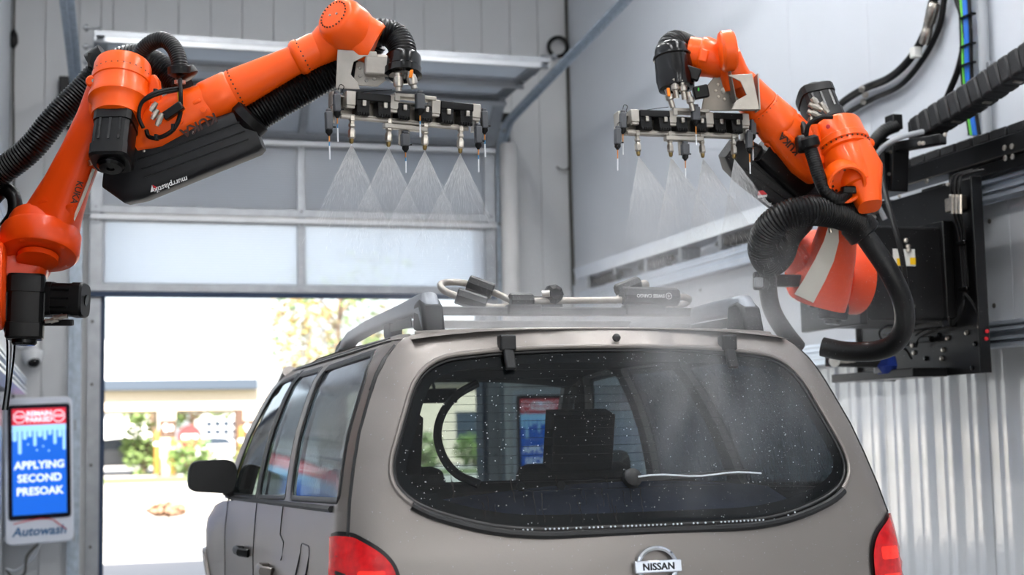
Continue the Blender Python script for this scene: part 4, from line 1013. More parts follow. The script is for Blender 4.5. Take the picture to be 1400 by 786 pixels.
# big supply hose from the wall over the elbow
MB().hose([L(-40, 268, 5.06), L(-5, 240, 5.06), L(40, 205, 5.05), L(75, 163, 5.06), L(110, 127, 5.08), L(140, 97, 5.09), L(175, 80, 5.09), L(205, 84, 5.08), L(232, 104, 5.06), L(248, 122, 5.03)], .050, .0115, 22).build('supply_hose', 'hose_black', LR)
MB().lathe(L(128, 92, 5.09), dirw(.8, .55), [(0, .056), (.06, .056)], 20).box(L(130, 84, 5.06), (.05, .04, .05)).build('hose_clip', 'black_plastic', LR)
MB().hose([L(186, 88, 4.98), L(196, 68, 4.97), L(210, 57, 4.96), L(225, 55, 4.95), L(238, 66, 4.93), L(245, 84, 4.91), L(246, 104, 4.90)], .029, .009, 16, .06).build('loop_hose', 'hose_black', LR)
MB().lathe(L(246, 100, 4.91), dirw(.05, -1), [(-.025, .03), (-.02, .042), (.005, .042), (.01, .03)], 18).lathe(L(255, 102, 4.93), dirw(.5, -.8), [(-.02, .03), (-.015, .04), (.01, .04), (.015, .03)], 16).build('hose_gland', 'black_plastic', LR)
MB().lathe(L(246, 110, 4.90), dirw(0, -1), [(0, .019), (.012, .019), (.013, .014)], 14).build('gland_ring', 'conn_silver', LR)
for off in (0, 1):
    MB().tube(catmull([L(246, 108 + off, 4.88), L(247, 130, 4.86 - off * .01), L(246, 158, 4.85), L(236, 178, 4.84), L(218, 188, 4.84), L(204, 187, 4.85), L(200, 178, 4.86)], 6), .0075, 8).build('cable', 'black_rubber', LR)
    MB().tube(catmull([L(246, 120 + off * 3, 4.87), L(222, 124 + off * 3, 4.84), L(205, 130 + off * 3, 4.82), L(193, 142, 4.82), L(190, 160, 4.82), L(196, 175, 4.82)], 6), .0065, 8).build('cable', 'black_rubber', LR)
for q in ((213, 126), (190, 150), (244, 150), (237, 174), (214, 188)): MB().box(L(q[0], q[1], 4.845), (.012, .025, .022), (RIGHT, BACK, UP)).build('cable_tie', 'black_gloss', LR, bevel=.002)
MB().cyl(L(244, 126, 4.862), L(245, 140, 4.855), .004, n=6).build('earth_wire', 'tag_yellow', LR)
# hose bundle at the left robot's base
MB().tube(catmull([L(-30, 300, 5.1), L(2, 262, 5.08), L(18, 268, 5.06), L(20, 292, 5.05), L(8, 312, 5.03)], 6), .026, 10).build('base_hose', 'hose_black', LR)
for i in range(3): MB().tube(catmull([L(3 + i * 3, 432, 5.05), L(6 + i * 4, 450, 5.03), L(10 + i * 5, 470, 5.02), L(9 + i * 3, 520, 5.05), L(4 + i * 3, 560, 5.1)], 5), .004, 6).build('base_cable', 'grey_plastic' if i == 1 else 'black_rubber', LR)

# ---- right robot
RR = thing('wash_robot', (4.15, 6.4, 2.0), 'orange robot arm mounted on the right wall carriage with a looped black hose', 'robot')
def Rp(px, py, D=5.6): return at(px, py, D=D)
AR = dirw(.22, -.86, .46)
# spray bar
PR_, RR_, tipsR = spray_head(RR, Rp(937, 184, 5.54), V(1, .0, .012), (.045, .06, 1), -1)
# wrist
MB().lathe(Rp(938, 72, 5.62), Rp(992, 84, 5.6) - Rp(938, 72, 5.62), [(0, .05), (.004, .066), (.05, .07), (.055, .076), (.075, .08), (.10, .076), (.14, .074), (.17, .06)], 36).build('wrist', 'robot_orange', RR)
wr2 = MB().lathe(Rp(984, 71, 5.50), dirw(1, .13, -.02), [(0, 0), (0, .06), (.003, .072), (.012, .08), (.048, .08), (.058, .072), (.062, 0)], 36).build('wrist_cap', 'robot_orange', RR)
beam('wrist_fork', 'robot_orange', RR, [(Rp(998, 68, 5.57), .035, .055), (Rp(1000, 92, 5.6), .055, .07), (Rp(1008, 115, 5.62), .066, .075)], BACK, .4)
MB().box(Rp(962, 76, 5.53), (.035, .012, .05), (dirw(.9, -.2), BACK, dirw(.2, .9))).build('cast_pocket', 'robot_orange', wr2, bevel=.008)
# forearm
ra, rb = Rp(1008, 112, 5.63), Rp(1122, 232, 5.74); rx = rb - ra; rz_ = rx.normalized()
ft = MB().lathe(ra, rx, [(0, .062), (.012, .070), (.06, .073), (.14, .078), (.145, .074), (.152, .080), (.24, .089), (.25, .091), (.262, .086)], 40).build('forearm_tube', 'robot_orange', RR)
b = MB(); bolts_on(b, ra + rz_ * .15, rx, .0775, 24, .003, .005); b.build('bolt_ring', 'print_dark', ft)
rc = beam('forearm_casting', 'robot_orange', RR, [(ra + rz_ * .24, .08, .082), (ra + rz_ * .32, .088, .09), (ra + rz_ * .42, .094, .096), (ra + rz_ * .5, .08, .085)], BACK, .4)
for k in range(5):
    a = 2 * PI * k / 5; xx_, yy_, _q = frame(rx); q = ra + rz_ * .275 + (xx_ * math.cos(a) + yy_ * math.sin(a)) * .083; MB().bar(q - rz_ * .02, q + rz_ * .04, .03, .02, UP).build('cast_rib', 'robot_orange', rc, bevel=.006)
rperp = (dirw(-.7, -.7) - rz_ * dirw(-.7, -.7).dot(rz_)).normalized()
lettering('KUKA', .040, 'print_dark', ra + rz_ * .325 + rperp * .04 + BACK * .096, -rz_, rperp, rc, name='maker_lettering', bold=.001)
# energy box along the forearm
xb0, xb1 = Rp(1008, 212, 5.78), Rp(1098, 282, 5.86); xd = (xb1 - xb0).normalized()
eb2 = beam('energy_box', 'box_blue_black', RR, [(xb0 - xd * .05, .045, .05), (xb0, .075, .07), (xb0 + xd * .08, .085, .075), (xb1, .088, .075), (xb1 + xd * .03, .075, .07)], BACK, .18)
xp = xd.cross(BACK).normalized()
for o_ in (-.03, .005, .035): MB().bar(xb0 + xd * .05 + xp * o_ + BACK * .078, xb1 - xd * .01 + xp * o_ + BACK * .078, .004, .007, BACK).build('profile_rib', 'black_metal', eb2)
sgn = 1 if xp.dot(RIGHT) < 0 else -1
lettering('murrplastik', .022, 'print_white', Rp(1055, 281, 5.735), -xd, xp * sgn * -1 if False else dirw(.6, .7), eb2, name='maker_lettering', bold=.0004)
MB().prism([(-.022, 0), (.018, .004), (.0, .02), (-.018, .018)], Rp(1043, 267, 5.735), RIGHT, UP, .001).build('logo_half', 'print_red', eb2); MB().prism([(-.02, -.012), (.016, -.006), (.018, .003), (-.022, -.001)], Rp(1043, 267, 5.735), RIGHT, UP, .001).build('logo_half', 'print_white', eb2)
beam('box_lid_arm', 'black_metal', RR, [(Rp(1040, 205, 5.72), .05, .05), (Rp(1080, 240, 5.78), .06, .05), (Rp(1100, 262, 5.8), .05, .05)], BACK, .2)
# black canister and couplings above the bar
MB().lathe(Rp(917, 60, 5.6), Rp(926, 128, 5.55) - Rp(917, 60, 5.6), [(0, 0), (0, .045), (.012, .062), (.03, .068), (.05, .069), (.052, .076), (.06, .078), (.065, .072), (.12, .074), (.15, .076), (.19, .070), (.195, .05), (.185, .045), (.185, 0)], 32).build('hose_collar', 'black_gloss', RR)
MB().hose([Rp(914, 76, 5.62), Rp(917, 66, 5.63), Rp(925, 60, 5.66), Rp(940, 66, 5.72)], .056, .011, 20).build('dress_hose', 'hose_black', RR)
MB().box(Rp(945, 100, 5.53), (.07, .03, .05), (dirw(.9, -.3), BACK, dirw(.3, .9))).build('collar_clip', 'black_plastic', RR, bevel=.006)
for pp in ((921, 108, 926, 140), (932, 110, 937, 142), (941, 126, 945, 142), (912, 122, 917, 138)):
    MB().lathe(Rp(pp[0], pp[1], 5.5), Rp(pp[2], pp[3], 5.5) - Rp(pp[0], pp[1], 5.5), [(0, .011), (.02, .011), (.022, .016), (.04, .017), (.045, .011), (.075, .011)], 10).build('coupling', 'conn_silver', RR)
MB().box(Rp(914, 126, 5.47), (.012, .01, .034), (RIGHT, BACK, dirw(-.1, 1))).build('tie', 'tag_orange', RR, bevel=.003)
MB().box(Rp(958, 126, 5.52), (.06, .04, .05), (dirw(.95, .2), BACK, dirw(-.2, .95))).build('valve', 'black_plastic', RR, bevel=.006); MB().box(Rp(955, 122, 5.49), (.006, .004, .012), (RIGHT, BACK, UP)).build('valve_lamp', 'tag_green', RR)
br2 = MB().prism([((a - 1000) * 5.6 / F, (150 - b_) * 5.6 / F) for a, b_ in [(958, 152), (964, 120), (978, 103), (1020, 100), (1034, 152)]], Rp(1000, 150, 5.60), RIGHT, UP, .01).build('flange_plate', 'bracket_dark', RR, bevel=.002)
bolts(br2, 'conn_silver', Rp(990, 124, 5.593), BACK, .034, 8, .006, .008); bolts(br2, 'conn_silver', Rp(990, 124, 5.593), BACK, .0, 1, .014, .012)
MB().prism([((a - 1000) * 5.5 / F, (150 - b_) * 5.5 / F) for a, b_ in [(1000, 150), (1006, 138), (1020, 130), (1012, 112), (994, 103), (1028, 101), (1038, 150)]], Rp(1000, 150, 5.48), RIGHT, UP, .008).build('tool_bracket', 'bracket_steel', RR, bevel=.002)
MB().prism([(0, 0), (.10, 0), (.09, .14), (.0, .14)], Rp(1038, 150, 5.47), -BACK, dirw(-.05, 1), .006).build('side_plate', 'bracket_steel', RR, bevel=.002)
MB().prism([(0, 0), (.09, 0), (.09, .13), (.0, .13)], Rp(1006, 138, 5.49), -BACK, dirw(-.2, 1), .005).build('gusset', 'bracket_dark', RR, bevel=.002)
# elbow housing
q0 = Rp(1140, 172, 5.72)
el2 = MB().lathe(q0, AR, [(0, 0), (0, .08), (.004, .092), (.012, .102), (.02, .105), (.085, .107), (.09, .112), (.115, .112), (.12, .104), (.135, .104), (.14, .092), (.15, .094), (.25, .086), (.30, .075), (.305, .06), (.24, .055), (.235, .05), (.235, 0)], 44).build('elbow', 'robot_orange', RR)
b = MB(); bolts_on(b, q0 + AR * .118, AR, .107, 30, .0035, .005); b.build('bolt_ring', 'print_dark', el2)
beam('elbow_cup', 'robot_orange', RR, [(q0 + AR * .14 + RIGHT * .015, .09, .085), (q0 + AR * .24 + RIGHT * .03, .088, .08), (q0 + AR * .34 + RIGHT * .02, .055, .06), (q0 + AR * .39 + RIGHT * .015, .045, .05)], BACK, .4)
cm = Rp(1156, 250, 5.525); ca = dirw(.12, -.35, .93)
MB().lathe(cm, ca, [(-.05, .082), (.02, .078), (.026, .072), (.024, .064), (-.03, .058), (-.032, 0)], 36).build('cup_mouth', 'robot_orange', RR)
b = MB(); bolts_on(b, cm - ca * .031, ca, .045, 12, .005, .008); b.build('bolt_ring', 'print_dark', RR)
MB().box(Rp(1160, 260, 5.55), (.055, .05, .03), (RIGHT, BACK, UP)).build('cup_plug', 'black_plastic', RR, bevel=.006)
lug = MB().lathe(Rp(1187, 197, 5.72), dirw(.3, .2, 1), [(-.02, .018), (.02, .018), (.024, .012)], 14).build('lifting_eye', 'robot_orange', el2)
beam('cast_rib', 'robot_orange', el2, [(Rp(1108, 172, 5.68), .03, .05), (Rp(1112, 200, 5.68), .035, .06), (Rp(1118, 225, 5.68), .03, .05)], BACK, .4)
mo2 = motor(q0 - AR * .085 - RIGHT * .028, -AR, .145, .175, RR, up=RIGHT)
for (pa, pb) in (((1106, 142), (1124, 150)), ((1104, 152), (1122, 160)), ((1110, 134), (1118, 142)), ((1122, 140), (1132, 154)), ((1108, 160), (1110, 168))):
    MB().cyl(Rp(*pa, 5.55), Rp(*pb, 5.55), .010, n=10).cyl(Rp(pa[0] * .7 + pb[0] * .3, pa[1] * .7 + pb[1] * .3, 5.55), Rp(pa[0] * .3 + pb[0] * .7, pa[1] * .3 + pb[1] * .7, 5.55), .0135, n=8).build('plug', 'conn_silver', RR)
MB().lathe(Rp(1132, 173, 5.60), BACK, [(0, .009), (.004, .008), (.005, 0)], 14).build('red_cap', 'print_red', mo2)
# cables over the elbow
MB().tube(catmull([Rp(1138, 160, 5.55), Rp(1120, 161, 5.54), Rp(1106, 170, 5.54), Rp(1102, 185, 5.55)], 6), .009, 8).build('cable', 'black_rubber', RR)
MB().tube(catmull([Rp(1090, 164, 5.66), Rp(1098, 172, 5.62), Rp(1101, 185, 5.58)], 5), .014, 8).build('cable', 'black_rubber', RR)
MB().lathe(Rp(1106, 197, 5.55), dirw(.25, -.95), [(-.03, .03), (-.02, .043), (.01, .043), (.02, .032)], 16).lathe(Rp(1096, 197, 5.56), dirw(.9, .1), [(-.02, .03), (-.012, .036), (.01, .036), (.015, .03)], 14).build('hose_gland', 'black_plastic', RR)
MB().hose([Rp(1107, 200, 5.55), Rp(1114, 222, 5.53), Rp(1121, 245, 5.52), Rp(1131, 264, 5.52), Rp(1145, 272, 5.53), Rp(1158, 266, 5.56)], .027, .009, 16, .05).build('loop_hose', 'hose_black', RR)
MB().lathe(Rp(1108, 201, 5.55), dirw(.25, -.95), [(0, .029), (.008, .029), (.009, .026)], 14).build('gland_ring', 'conn_silver', RR)
# link arm and base disc
vd = dirw(.25, .2, .95)
la2 = beam('link_arm', 'robot_orange_shaded', RR, [(Rp(1152, 285, 5.78), .055, .06), (Rp(1146, 315, 5.86), .068, .075), (Rp(1138, 350, 5.93), .085, .09), (Rp(1124, 390, 5.97), .112, .10), (Rp(1116, 412, 5.99), .118, .10)], vd, .35)
stp = [((1134, 305), (1146, 305), 5.76), ((1126, 330), (1147, 330), 5.795), ((1114, 355), (1140, 357), 5.82), ((1100, 380), (1128, 384), 5.84), ((1086, 402), (1112, 414), 5.86)]
MB().loft([[Rp(*a_, d_), Rp(*b__, d_ - .012), Rp(*b__, d_ + .03), Rp(*a_, d_ + .03)] for a_, b__, d_ in stp]).build('white_stripe', 'stripe_white', la2, smooth=60)
MB().lathe(Rp(1150, 378, 6.15), (1, .05, .0), [(-.22, .10), (-.05, .115), (-.03, .15), (.02, .165), (.07, .165), (.08, .15)], 40).build('shoulder', 'robot_orange_shaded', RR)
bolts(RR, 'robot_orange_shaded', Rp(1150, 378, 6.15) + V(-.03, 0, 0), (-1, 0, 0), .14, 10, .01, .01)
MB().lathe(Rp(1096, 352, 6.02), dirw(-.75, -.3, .3), [(-.1, .09), (.02, .095), (.03, .085), (.05, .085), (.06, .07), (.06, 0)], 36).build('joint_cap', 'robot_orange_shaded', RR)
bolts(RR, 'robot_orange_shaded', Rp(1096, 352, 6.02) + dirw(-.75, -.3, .3) * .03, dirw(-.75, -.3, .3), .088, 9, .009, .012)
motor(Rp(1140, 418, 6.08), dirw(-.1, -1, .1), .11, .12, RR)
MB().box(Rp(1120, 412, 6.0), (.09, .07, .05), (RIGHT, BACK, UP)).build('plug_block', 'black_plastic', RR, bevel=.006)
# hoses of the right robot
MB().hose([Rp(1176, 312, 5.72), Rp(1166, 300, 5.66), Rp(1140, 291, 5.58), Rp(1105, 288, 5.52), Rp(1072, 296, 5.52), Rp(1050, 315, 5.56), Rp(1043, 340, 5.62), Rp(1052, 358, 5.70), Rp(1066, 348, 5.80), Rp(1076, 322, 5.88), Rp(1095, 300, 5.95)], .061, .012, 24).build('supply_hose', 'hose_black', RR)
MB().lathe(Rp(1176, 312, 5.72), dirw(.6, -.7), [(-.04, .062), (-.03, .07), (.03, .07), (.04, .05)], 20).build('hose_gland', 'black_plastic', RR)
MB().tube(resample(catmull([Rp(1174, 312, 5.72), Rp(1192, 336, 5.68), Rp(1216, 372, 5.66), Rp(1234, 412, 5.68), Rp(1236, 446, 5.72), Rp(1222, 470, 5.76), Rp(1195, 480, 5.82), Rp(1155, 480, 5.88), Rp(1124, 474, 5.92)], 8), .02), .041, 16).build('braided_hose', 'hose_black', RR)
MB().tube(resample(catmull([Rp(1050, 366, 5.72), Rp(1050, 395, 5.8), Rp(1056, 425, 5.85), Rp(1072, 452, 5.9), Rp(1090, 475, 5.95)], 8), .02), .037, 14).build('braided_hose', 'hose_black', RR)
MB().box(Rp(1040, 384, 5.74), (.06, .05, .075), (RIGHT, BACK, UP)).build('hose_clip', 'black_plastic', RR, bevel=.01); MB().box(Rp(1037, 386, 5.70), (.035, .02, .04), (RIGHT, BACK, UP)).build('clip_pad', 'grey_plastic', RR, bevel=.006)
MB().bar(Rp(1040, 384, 5.8), Rp(1090, 384, 5.95), .05, .05).build('hose_arm', 'black_metal', RR, bevel=.005)
MB().cyl(Rp(1132, 300, 5.64), Rp(1136, 318, 5.64), .007, n=8).build('hose_hook', 'conn_silver', RR)

# ------------------------------------------------------------------ rail system on the side walls
mat('cover_white', 'c6c9ce', .35, var=.03, vscale=3)
mat('tray_silver', 'cdd6e2', .3, .6, var=.06, vscale=5)
mat('cloth_blue', '1f3fa0', .8, var=.2)
mat('label_white', 'd9d9d4', .5); mat('cable_blue', '1569c8', .4); mat('cable_green', '5fc23a', .4)
mat('chain_black', '121316', .55, var=.25, vscale=25, bump=.2, bscale=90)
RAILP = [(0, 0), (0, .018), (.02, .018), (.02, .036), (.0, .036), (0, .05), (.028, .055), (.028, .078), (0, .083), (0, .098), (.02, .098), (.02, .112), (0, .112), (0, .13), (.10, .13), (.10, 0)]
def rail_set(s, xw, y0, y1, lab):
    """s=-1: rails stand off the right wall towards -X"""
    for z0, kind in ((2.553, 'upper'), (1.798, 'lower')):
        t = thing('guide_rail', (xw, (y0 + y1) / 2, z0), f'{kind} grooved aluminium guide rail along the {lab}', 'rail')
        MB().prism([(s * (.19 - a), b) for a, b in RAILP], (xw, y0, z0), (1, 0, 0), (0, 0, 1), -(y1 - y0)).build('profile', 'tray_silver', t, smooth=20)
        y = y0 + .4
        while y < y1:
            MB().box((xw + s * .045, y, z0 + .065), (.085, .08, .10)).build('rail_mount', 'alu', t, bevel=.004); y += 1.2
    t = thing('rail_cover', (xw, (y0 + y1) / 2, 1.93), f'flat white cover sheets between the rails on the {lab}', 'panel')
    y = y0 + .1
    while y < y1 - .1:
        yb = min(y + 1.3, y1 - .1)
        p = MB().span((xw + s * .10, y + .002, 1.932), (xw + s * .08, yb - .002, 2.55)).build('cover_sheet', 'cover_white', t, bevel=.002)
        for yy in (y + .16, yb - .16):
            for zz in (2.02, 2.46): MB().lathe((xw + s * .10, yy, zz), (s, 0, 0), [(0, .014), (.004, .013), (.006, .006), (.006, 0)], 10).build('screw', 'stain_dark', p)
        y = yb
rail_set(-1, XR, .8, 12.3, 'right wall'); rail_set(1, XL, .8, 12.3, 'left wall')
# cable tray at the far end of the right wall
t = thing('cable_tray', (4.5, 10.4, 2.8), 'pale metal cable tray on brackets above the right wall rail', 'cable tray')
MB().prism([(4.42, 2.80), (4.40, 2.90), (4.408, 2.90), (4.43, 2.812), (4.61, 2.812), (4.61, 2.80)], (0, 12.3, 0), (1, 0, 0), (0, 0, 1), 4.0).build('tray_sheet', 'tray_silver', t, smooth=20)
for yy in (8.6, 9.3, 10.0, 10.7, 11.4, 12.05):
    MB().span((4.45, yy - .03, 2.70), (4.61, yy + .03, 2.80)).build('tray_bracket', 'alu', t, bevel=.004)
for yy in (9.1, 10.6, 11.7):
    MB().lathe((4.50, yy, 2.755), (0, 1, 0), [(-.35, 0), (-.33, .03), (-.1, .05), (.1, .045), (.3, .03), (.38, 0)], 12).build('hose_bundle', 'black_rubber', t)
    MB().box((4.47, yy - .3, 2.725), (.05, .09, .05)).build('bundle_clamp', 'black_plastic', t, bevel=.006)
# black beam carrying the energy chain, near part of the right wall
t = thing('chain_beam', (4.42, 4.4, 2.7), 'long black steel beam with chain guide over the right wall rail', 'beam')
BXZ = [at(1400, 168, X=4.36).z, at(1400, 205, X=4.36).z]
MB().span((4.36, 1.0, BXZ[1]), (4.50, 7.6, BXZ[0] - .03)).build('beam', 'black_metal', t, bevel=.006)
for i in range(44): MB().box((4.43, 1.1 + i * .142, BXZ[0] - .005), (.12, .128, .05)).build('chain_link', 'chain_black', t, bevel=.008)
for q in ((1374, 202), (1384, 200), (1375, 216), (1385, 214)): MB().lathe(at(q[0], q[1], X=4.358), (-1, 0, 0), [(0, .014), (.006, .014), (.008, .008), (.008, 0)], 10).build('bolt', 'conn_silver', t)
MB().span((4.40, 1.0, BXZ[1] - .06), (4.50, 6.4, BXZ[1])).build('lower_web', 'black_metal', t, bevel=.004)
# energy chain sweeping down to the carriage
t = thing('energy_chain', at(1320, 130, X=4.25), 'thick black energy chain rising from the carriage bracket along the right wall', 'energy chain')
cp = resample(catmull([at(1258, 180, X=4.20), at(1290, 158, X=4.22), at(1330, 134, X=4.25), at(1370, 106, X=4.28), at(1410, 80, X=4.30), at(1500, 20, X=4.33), at(1640, -70, X=4.36), at(1800, -160, X=4.38)], 8), .072)
for i in range(len(cp) - 1):
    d = (cp[i + 1] - cp[i]); x, y, z = frame(d)
    lk = MB().box((cp[i] + cp[i + 1]) / 2, (.13, .13, d.length * .98), (x, y, z)).build('chain_link', 'chain_black', t, bevel=.014)
    if i % 3 == 0: MB().box((cp[i] + cp[i + 1]) / 2 - y * .066 + BACK * .02, (.05, .006, .02), (x, y, z)).build('link_bar', 'conn_silver', lk, bevel=.002)
MB().box(cp[0] + V(0, .02, -.01), (.09, .05, .14)).build('chain_end', 'black_metal', t, bevel=.006)
for q in ((1253, 182), (1257, 196), (1262, 196), (1292, 184)): MB().lathe(at(q[0], q[1], X=4.12), BACK, [(0, .011), (.005, .011), (.008, 0)], 8).build('bolt', 'conn_silver', t)

# ------------------------------------------------------------------ carriages
def carriage(mirror, label, loc):
    return thing('rail_carriage', loc, label, 'carriage')
c1 = carriage(1, 'black carriage plate with cables and stickers behind the right robot arm', (4.2, 6.4, 1.66))
XP = 4.2
def cp_(px, py, X=XP): return at(px, py, X=X)
pl = [cp_(1182, 268), cp_(1335, 237), cp_(1345, 511), cp_(1185, 516)]
y0, y1 = 5.89, 7.02; z0, z1 = 1.66, 2.62
plate = MB().span((XP, y0, z0), (XP + .025, y1, z1)).build('base_plate', 'black_metal', c1, bevel=.004)
MB().span((XP - .03, y0 - .012, z0), (XP + .03, y0, z1)).build('side_flange', 'black_metal', c1, bevel=.003)
MB().span((XP - .02, y1, z0), (XP + .22, y1 + .012, z1)).build('side_flange', 'black_metal', c1, bevel=.003)
for zz in (2.62, 1.86): MB().span((XP + .025, y0 + .3, zz - .10), (XP + .25, y0 + .5, zz + .02)).build('rail_shoe', 'black_metal', c1, bevel=.006); MB().span((XP + .025, y1 - .3, zz - .10), (XP + .25, y1 - .1, zz + .02)).build('rail_shoe', 'black_metal', c1, bevel=.006)
# gearbox / base block of the robot
gb0, gb1 = V(3.70, 6.12, 1.93), V(4.2, 6.68, 2.40)
gb = MB().span(gb0, gb1).build('base_block', 'black_plastic', c1, bevel=.012)
MB().span((3.66, 6.10, 1.91), (3.70, 6.70, 2.42)).build('base_collar', 'black_metal', gb, bevel=.006); MB().span((4.14, 6.09, 1.90), (4.198, 6.71, 2.43)).build('base_collar', 'black_metal', gb, bevel=.006)
def sticker(px, py, w_, h_, m, Y=6.115, rot=0.):
    c = at(px, py, Y=Y); return MB().box(c, (w_, .002, h_)).build('sticker', m, gb)
sticker(1236, 352, .125, .085, 'label_white'); 
for q, m_ in (((1230, 358), 'tag_yellow'), ((1248, 357), 'tag_yellow'), ((1220, 358), 'cable_blue')): MB().box(at(q[0], q[1], Y=6.1125), (.03 if m_ != 'cable_blue' else .014, .002, .035 if m_ != 'cable_blue' else .014)).build('sticker_patch', m_, gb)
sticker(1239, 405, .035, .02, 'tag_yellow')
for q in ((1238, 329), (1241, 337), (1242, 342), (1247, 419)): MB().lathe(at(q[0], q[1], Y=6.112), (0, -1, 0), [(0, .014), (.008, .013), (.012, .005), (.012, 0)], 10).build('bolt', 'conn_silver', gb)
# upright bracket holding the chain end
MB().bar((4.12, 6.95, 2.55), (4.12, 6.95, 2.98), .10, .03).build('chain_bracket', 'black_metal', c1, bevel=.004)
MB().bar((4.12, 6.70, 2.95), (4.12, 7.1, 2.95), .06, .05).bar((4.12, 6.5, 2.70), (4.12, 7.1, 2.62), .05, .03).build('chain_bracket', 'black_metal', c1, bevel=.004)
MB().bar(at(1208, 190, X=4.05), at(1212, 262, X=4.05), .05, .05).build('chain_bracket', 'black_metal', c1, bevel=.004)
MB().bar(at(1230, 198, X=4.1), at(1228, 262, X=4.1), .10, .03).build('chain_bracket', 'black_metal', c1, bevel=.004)
MB().bar(at(1205, 205, X=4.05), at(1290, 190, X=4.2), .06, .05).build('chain_bracket', 'black_metal', c1, bevel=.004)
for q in ((1218, 208), (1216, 238), (1230, 268), (1296, 252), (1300, 268)): MB().lathe(at(q[0], q[1], X=4.02), (-1, -.3, 0), [(0, .010), (.006, .009), (.008, 0)], 8).build('bolt', 'conn_silver', c1)
# valve island and its tubes
vi = MB().box(cp_(1307, 279, 4.16), (.05, .12, .07)).build('valve_island', 'conn_silver', c1, bevel=.006)
for i in range(3):
    MB().cyl(cp_(1303 + i * 5, 266, 4.14), cp_(1303 + i * 5, 292, 4.14), .010, n=8).build('fitting', 'conn_silver', vi)
    MB().tube(catmull([cp_(1303 + i * 5, 268, 4.15), cp_(1300 + i * 6, 256, 4.13), cp_(1304 + i * 6, 240, 4.15), cp_(1330 + i * 8, 232, 4.2)], 5), .006, 6).build('air_tube', 'black_rubber', vi)
    MB().tube(catmull([cp_(1303 + i * 5, 290, 4.15), cp_(1310 + i * 4, 318, 4.17), cp_(1314 + i * 3, 350, 4.18), cp_(1317 + i * 3, 395, 4.18), cp_(1318 - i * 2, 418, 4.17), cp_(1308 - i * 2, 436 + i * 3, 4.16), cp_(1292, 439 + i * 4, 4.16), cp_(1268 - i * 4, 440 + i * 10, 4.16), cp_(1252, 442 + i * 16, 4.16)], 5), .007, 6).build('air_tube', 'black_rubber', vi)
MB().tube(catmull([cp_(1319, 400, 4.17), cp_(1330, 415, 4.17), cp_(1342, 436, 4.2), cp_(1348, 446, 4.3)], 5), .008, 6).build('air_tube', 'black_rubber', vi)
for q in ((1315, 332), (1318, 395)): MB().box(cp_(*q, 4.17), (.02, .07, .02)).build('cable_clip', 'black_gloss', c1, bevel=.003)
MB().box(cp_(1298, 440, 4.16), (.05, .06, .05)).build('cable_clip', 'black_gloss', c1, bevel=.004); MB().box(cp_(1266, 464, 4.17), (.03, .10, .03)).build('cable_clip', 'black_gloss', c1, bevel=.004)
for i, q in enumerate([(1284, 458), (1296, 462), (1322, 455), (1334, 470), (1290, 478), (1288, 490), (1266, 490), (1248, 472), (1250, 482), (1330, 503), (1268, 248), (1340, 446)]):
    MB().lathe(cp_(q[0], q[1], 4.198), (-1, 0, 0), [(0, .013), (.008, .012), (.010, .006), (.010, 0)], 10).build('bolt', 'conn_silver' if i % 3 else 'black_gloss', c1)
for q in ((1349, 453), (1348, 463)): MB().lathe(at(*q, Y=5.87), (0, -1, 0), [(0, .010), (.006, .009), (.007, 0)], 10).build('end_stop', 'print_red', c1)
# loose cables hanging in front of the carriage
MB().tube(catmull([at(1205, 200, X=4.0), at(1208, 250, X=3.85), at(1220, 300, X=3.75), at(1232, 345, X=3.74), at(1240, 400, X=3.76), at(1243, 440, X=3.8), at(1240, 470, X=3.9)], 8), .013, 8).build('loose_cable', 'black_rubber', c1)
MB().tube(catmull([at(1262, 180, X=4.1), at(1225, 190, X=3.95), at(1200, 210, X=3.9), at(1190, 240, X=3.92), at(1196, 270, X=3.95), at(1210, 300, X=4.0)], 8), .014, 8).build('loose_cable', 'grey_plastic', c1)
MB().hose([at(1225, 172, X=4.05), at(1208, 180, X=3.98), at(1192, 200, X=3.92), at(1186, 225, X=3.92), at(1192, 262, X=3.98)], .035, .012, 12, .05).build('loose_cable', 'hose_black', c1)
MB().box(at(1222, 168, X=4.05), (.06, .08, .08)).build('hose_clamp', 'black_plastic', c1, bevel=.006)
MB().tube(catmull([at(1252, 444, X=4.15), at(1215, 445, X=4.0), at(1202, 455, X=3.95), at(1210, 468, X=3.97), at(1236, 476, X=4.02), at(1246, 490, X=4.12)], 6), .006, 6).build('loose_cable', 'black_rubber', c1)
fit = MB()
for q in ((1186, 280), (1194, 286), (1180, 292), (1190, 296)): fit = MB().lathe(at(q[0], q[1], X=3.92), dirw(.8, -.4, .3), [(-.03, .012), (-.01, .018), (.02, .018), (.03, .012)], 8).build('fitting', 'conn_silver', c1)
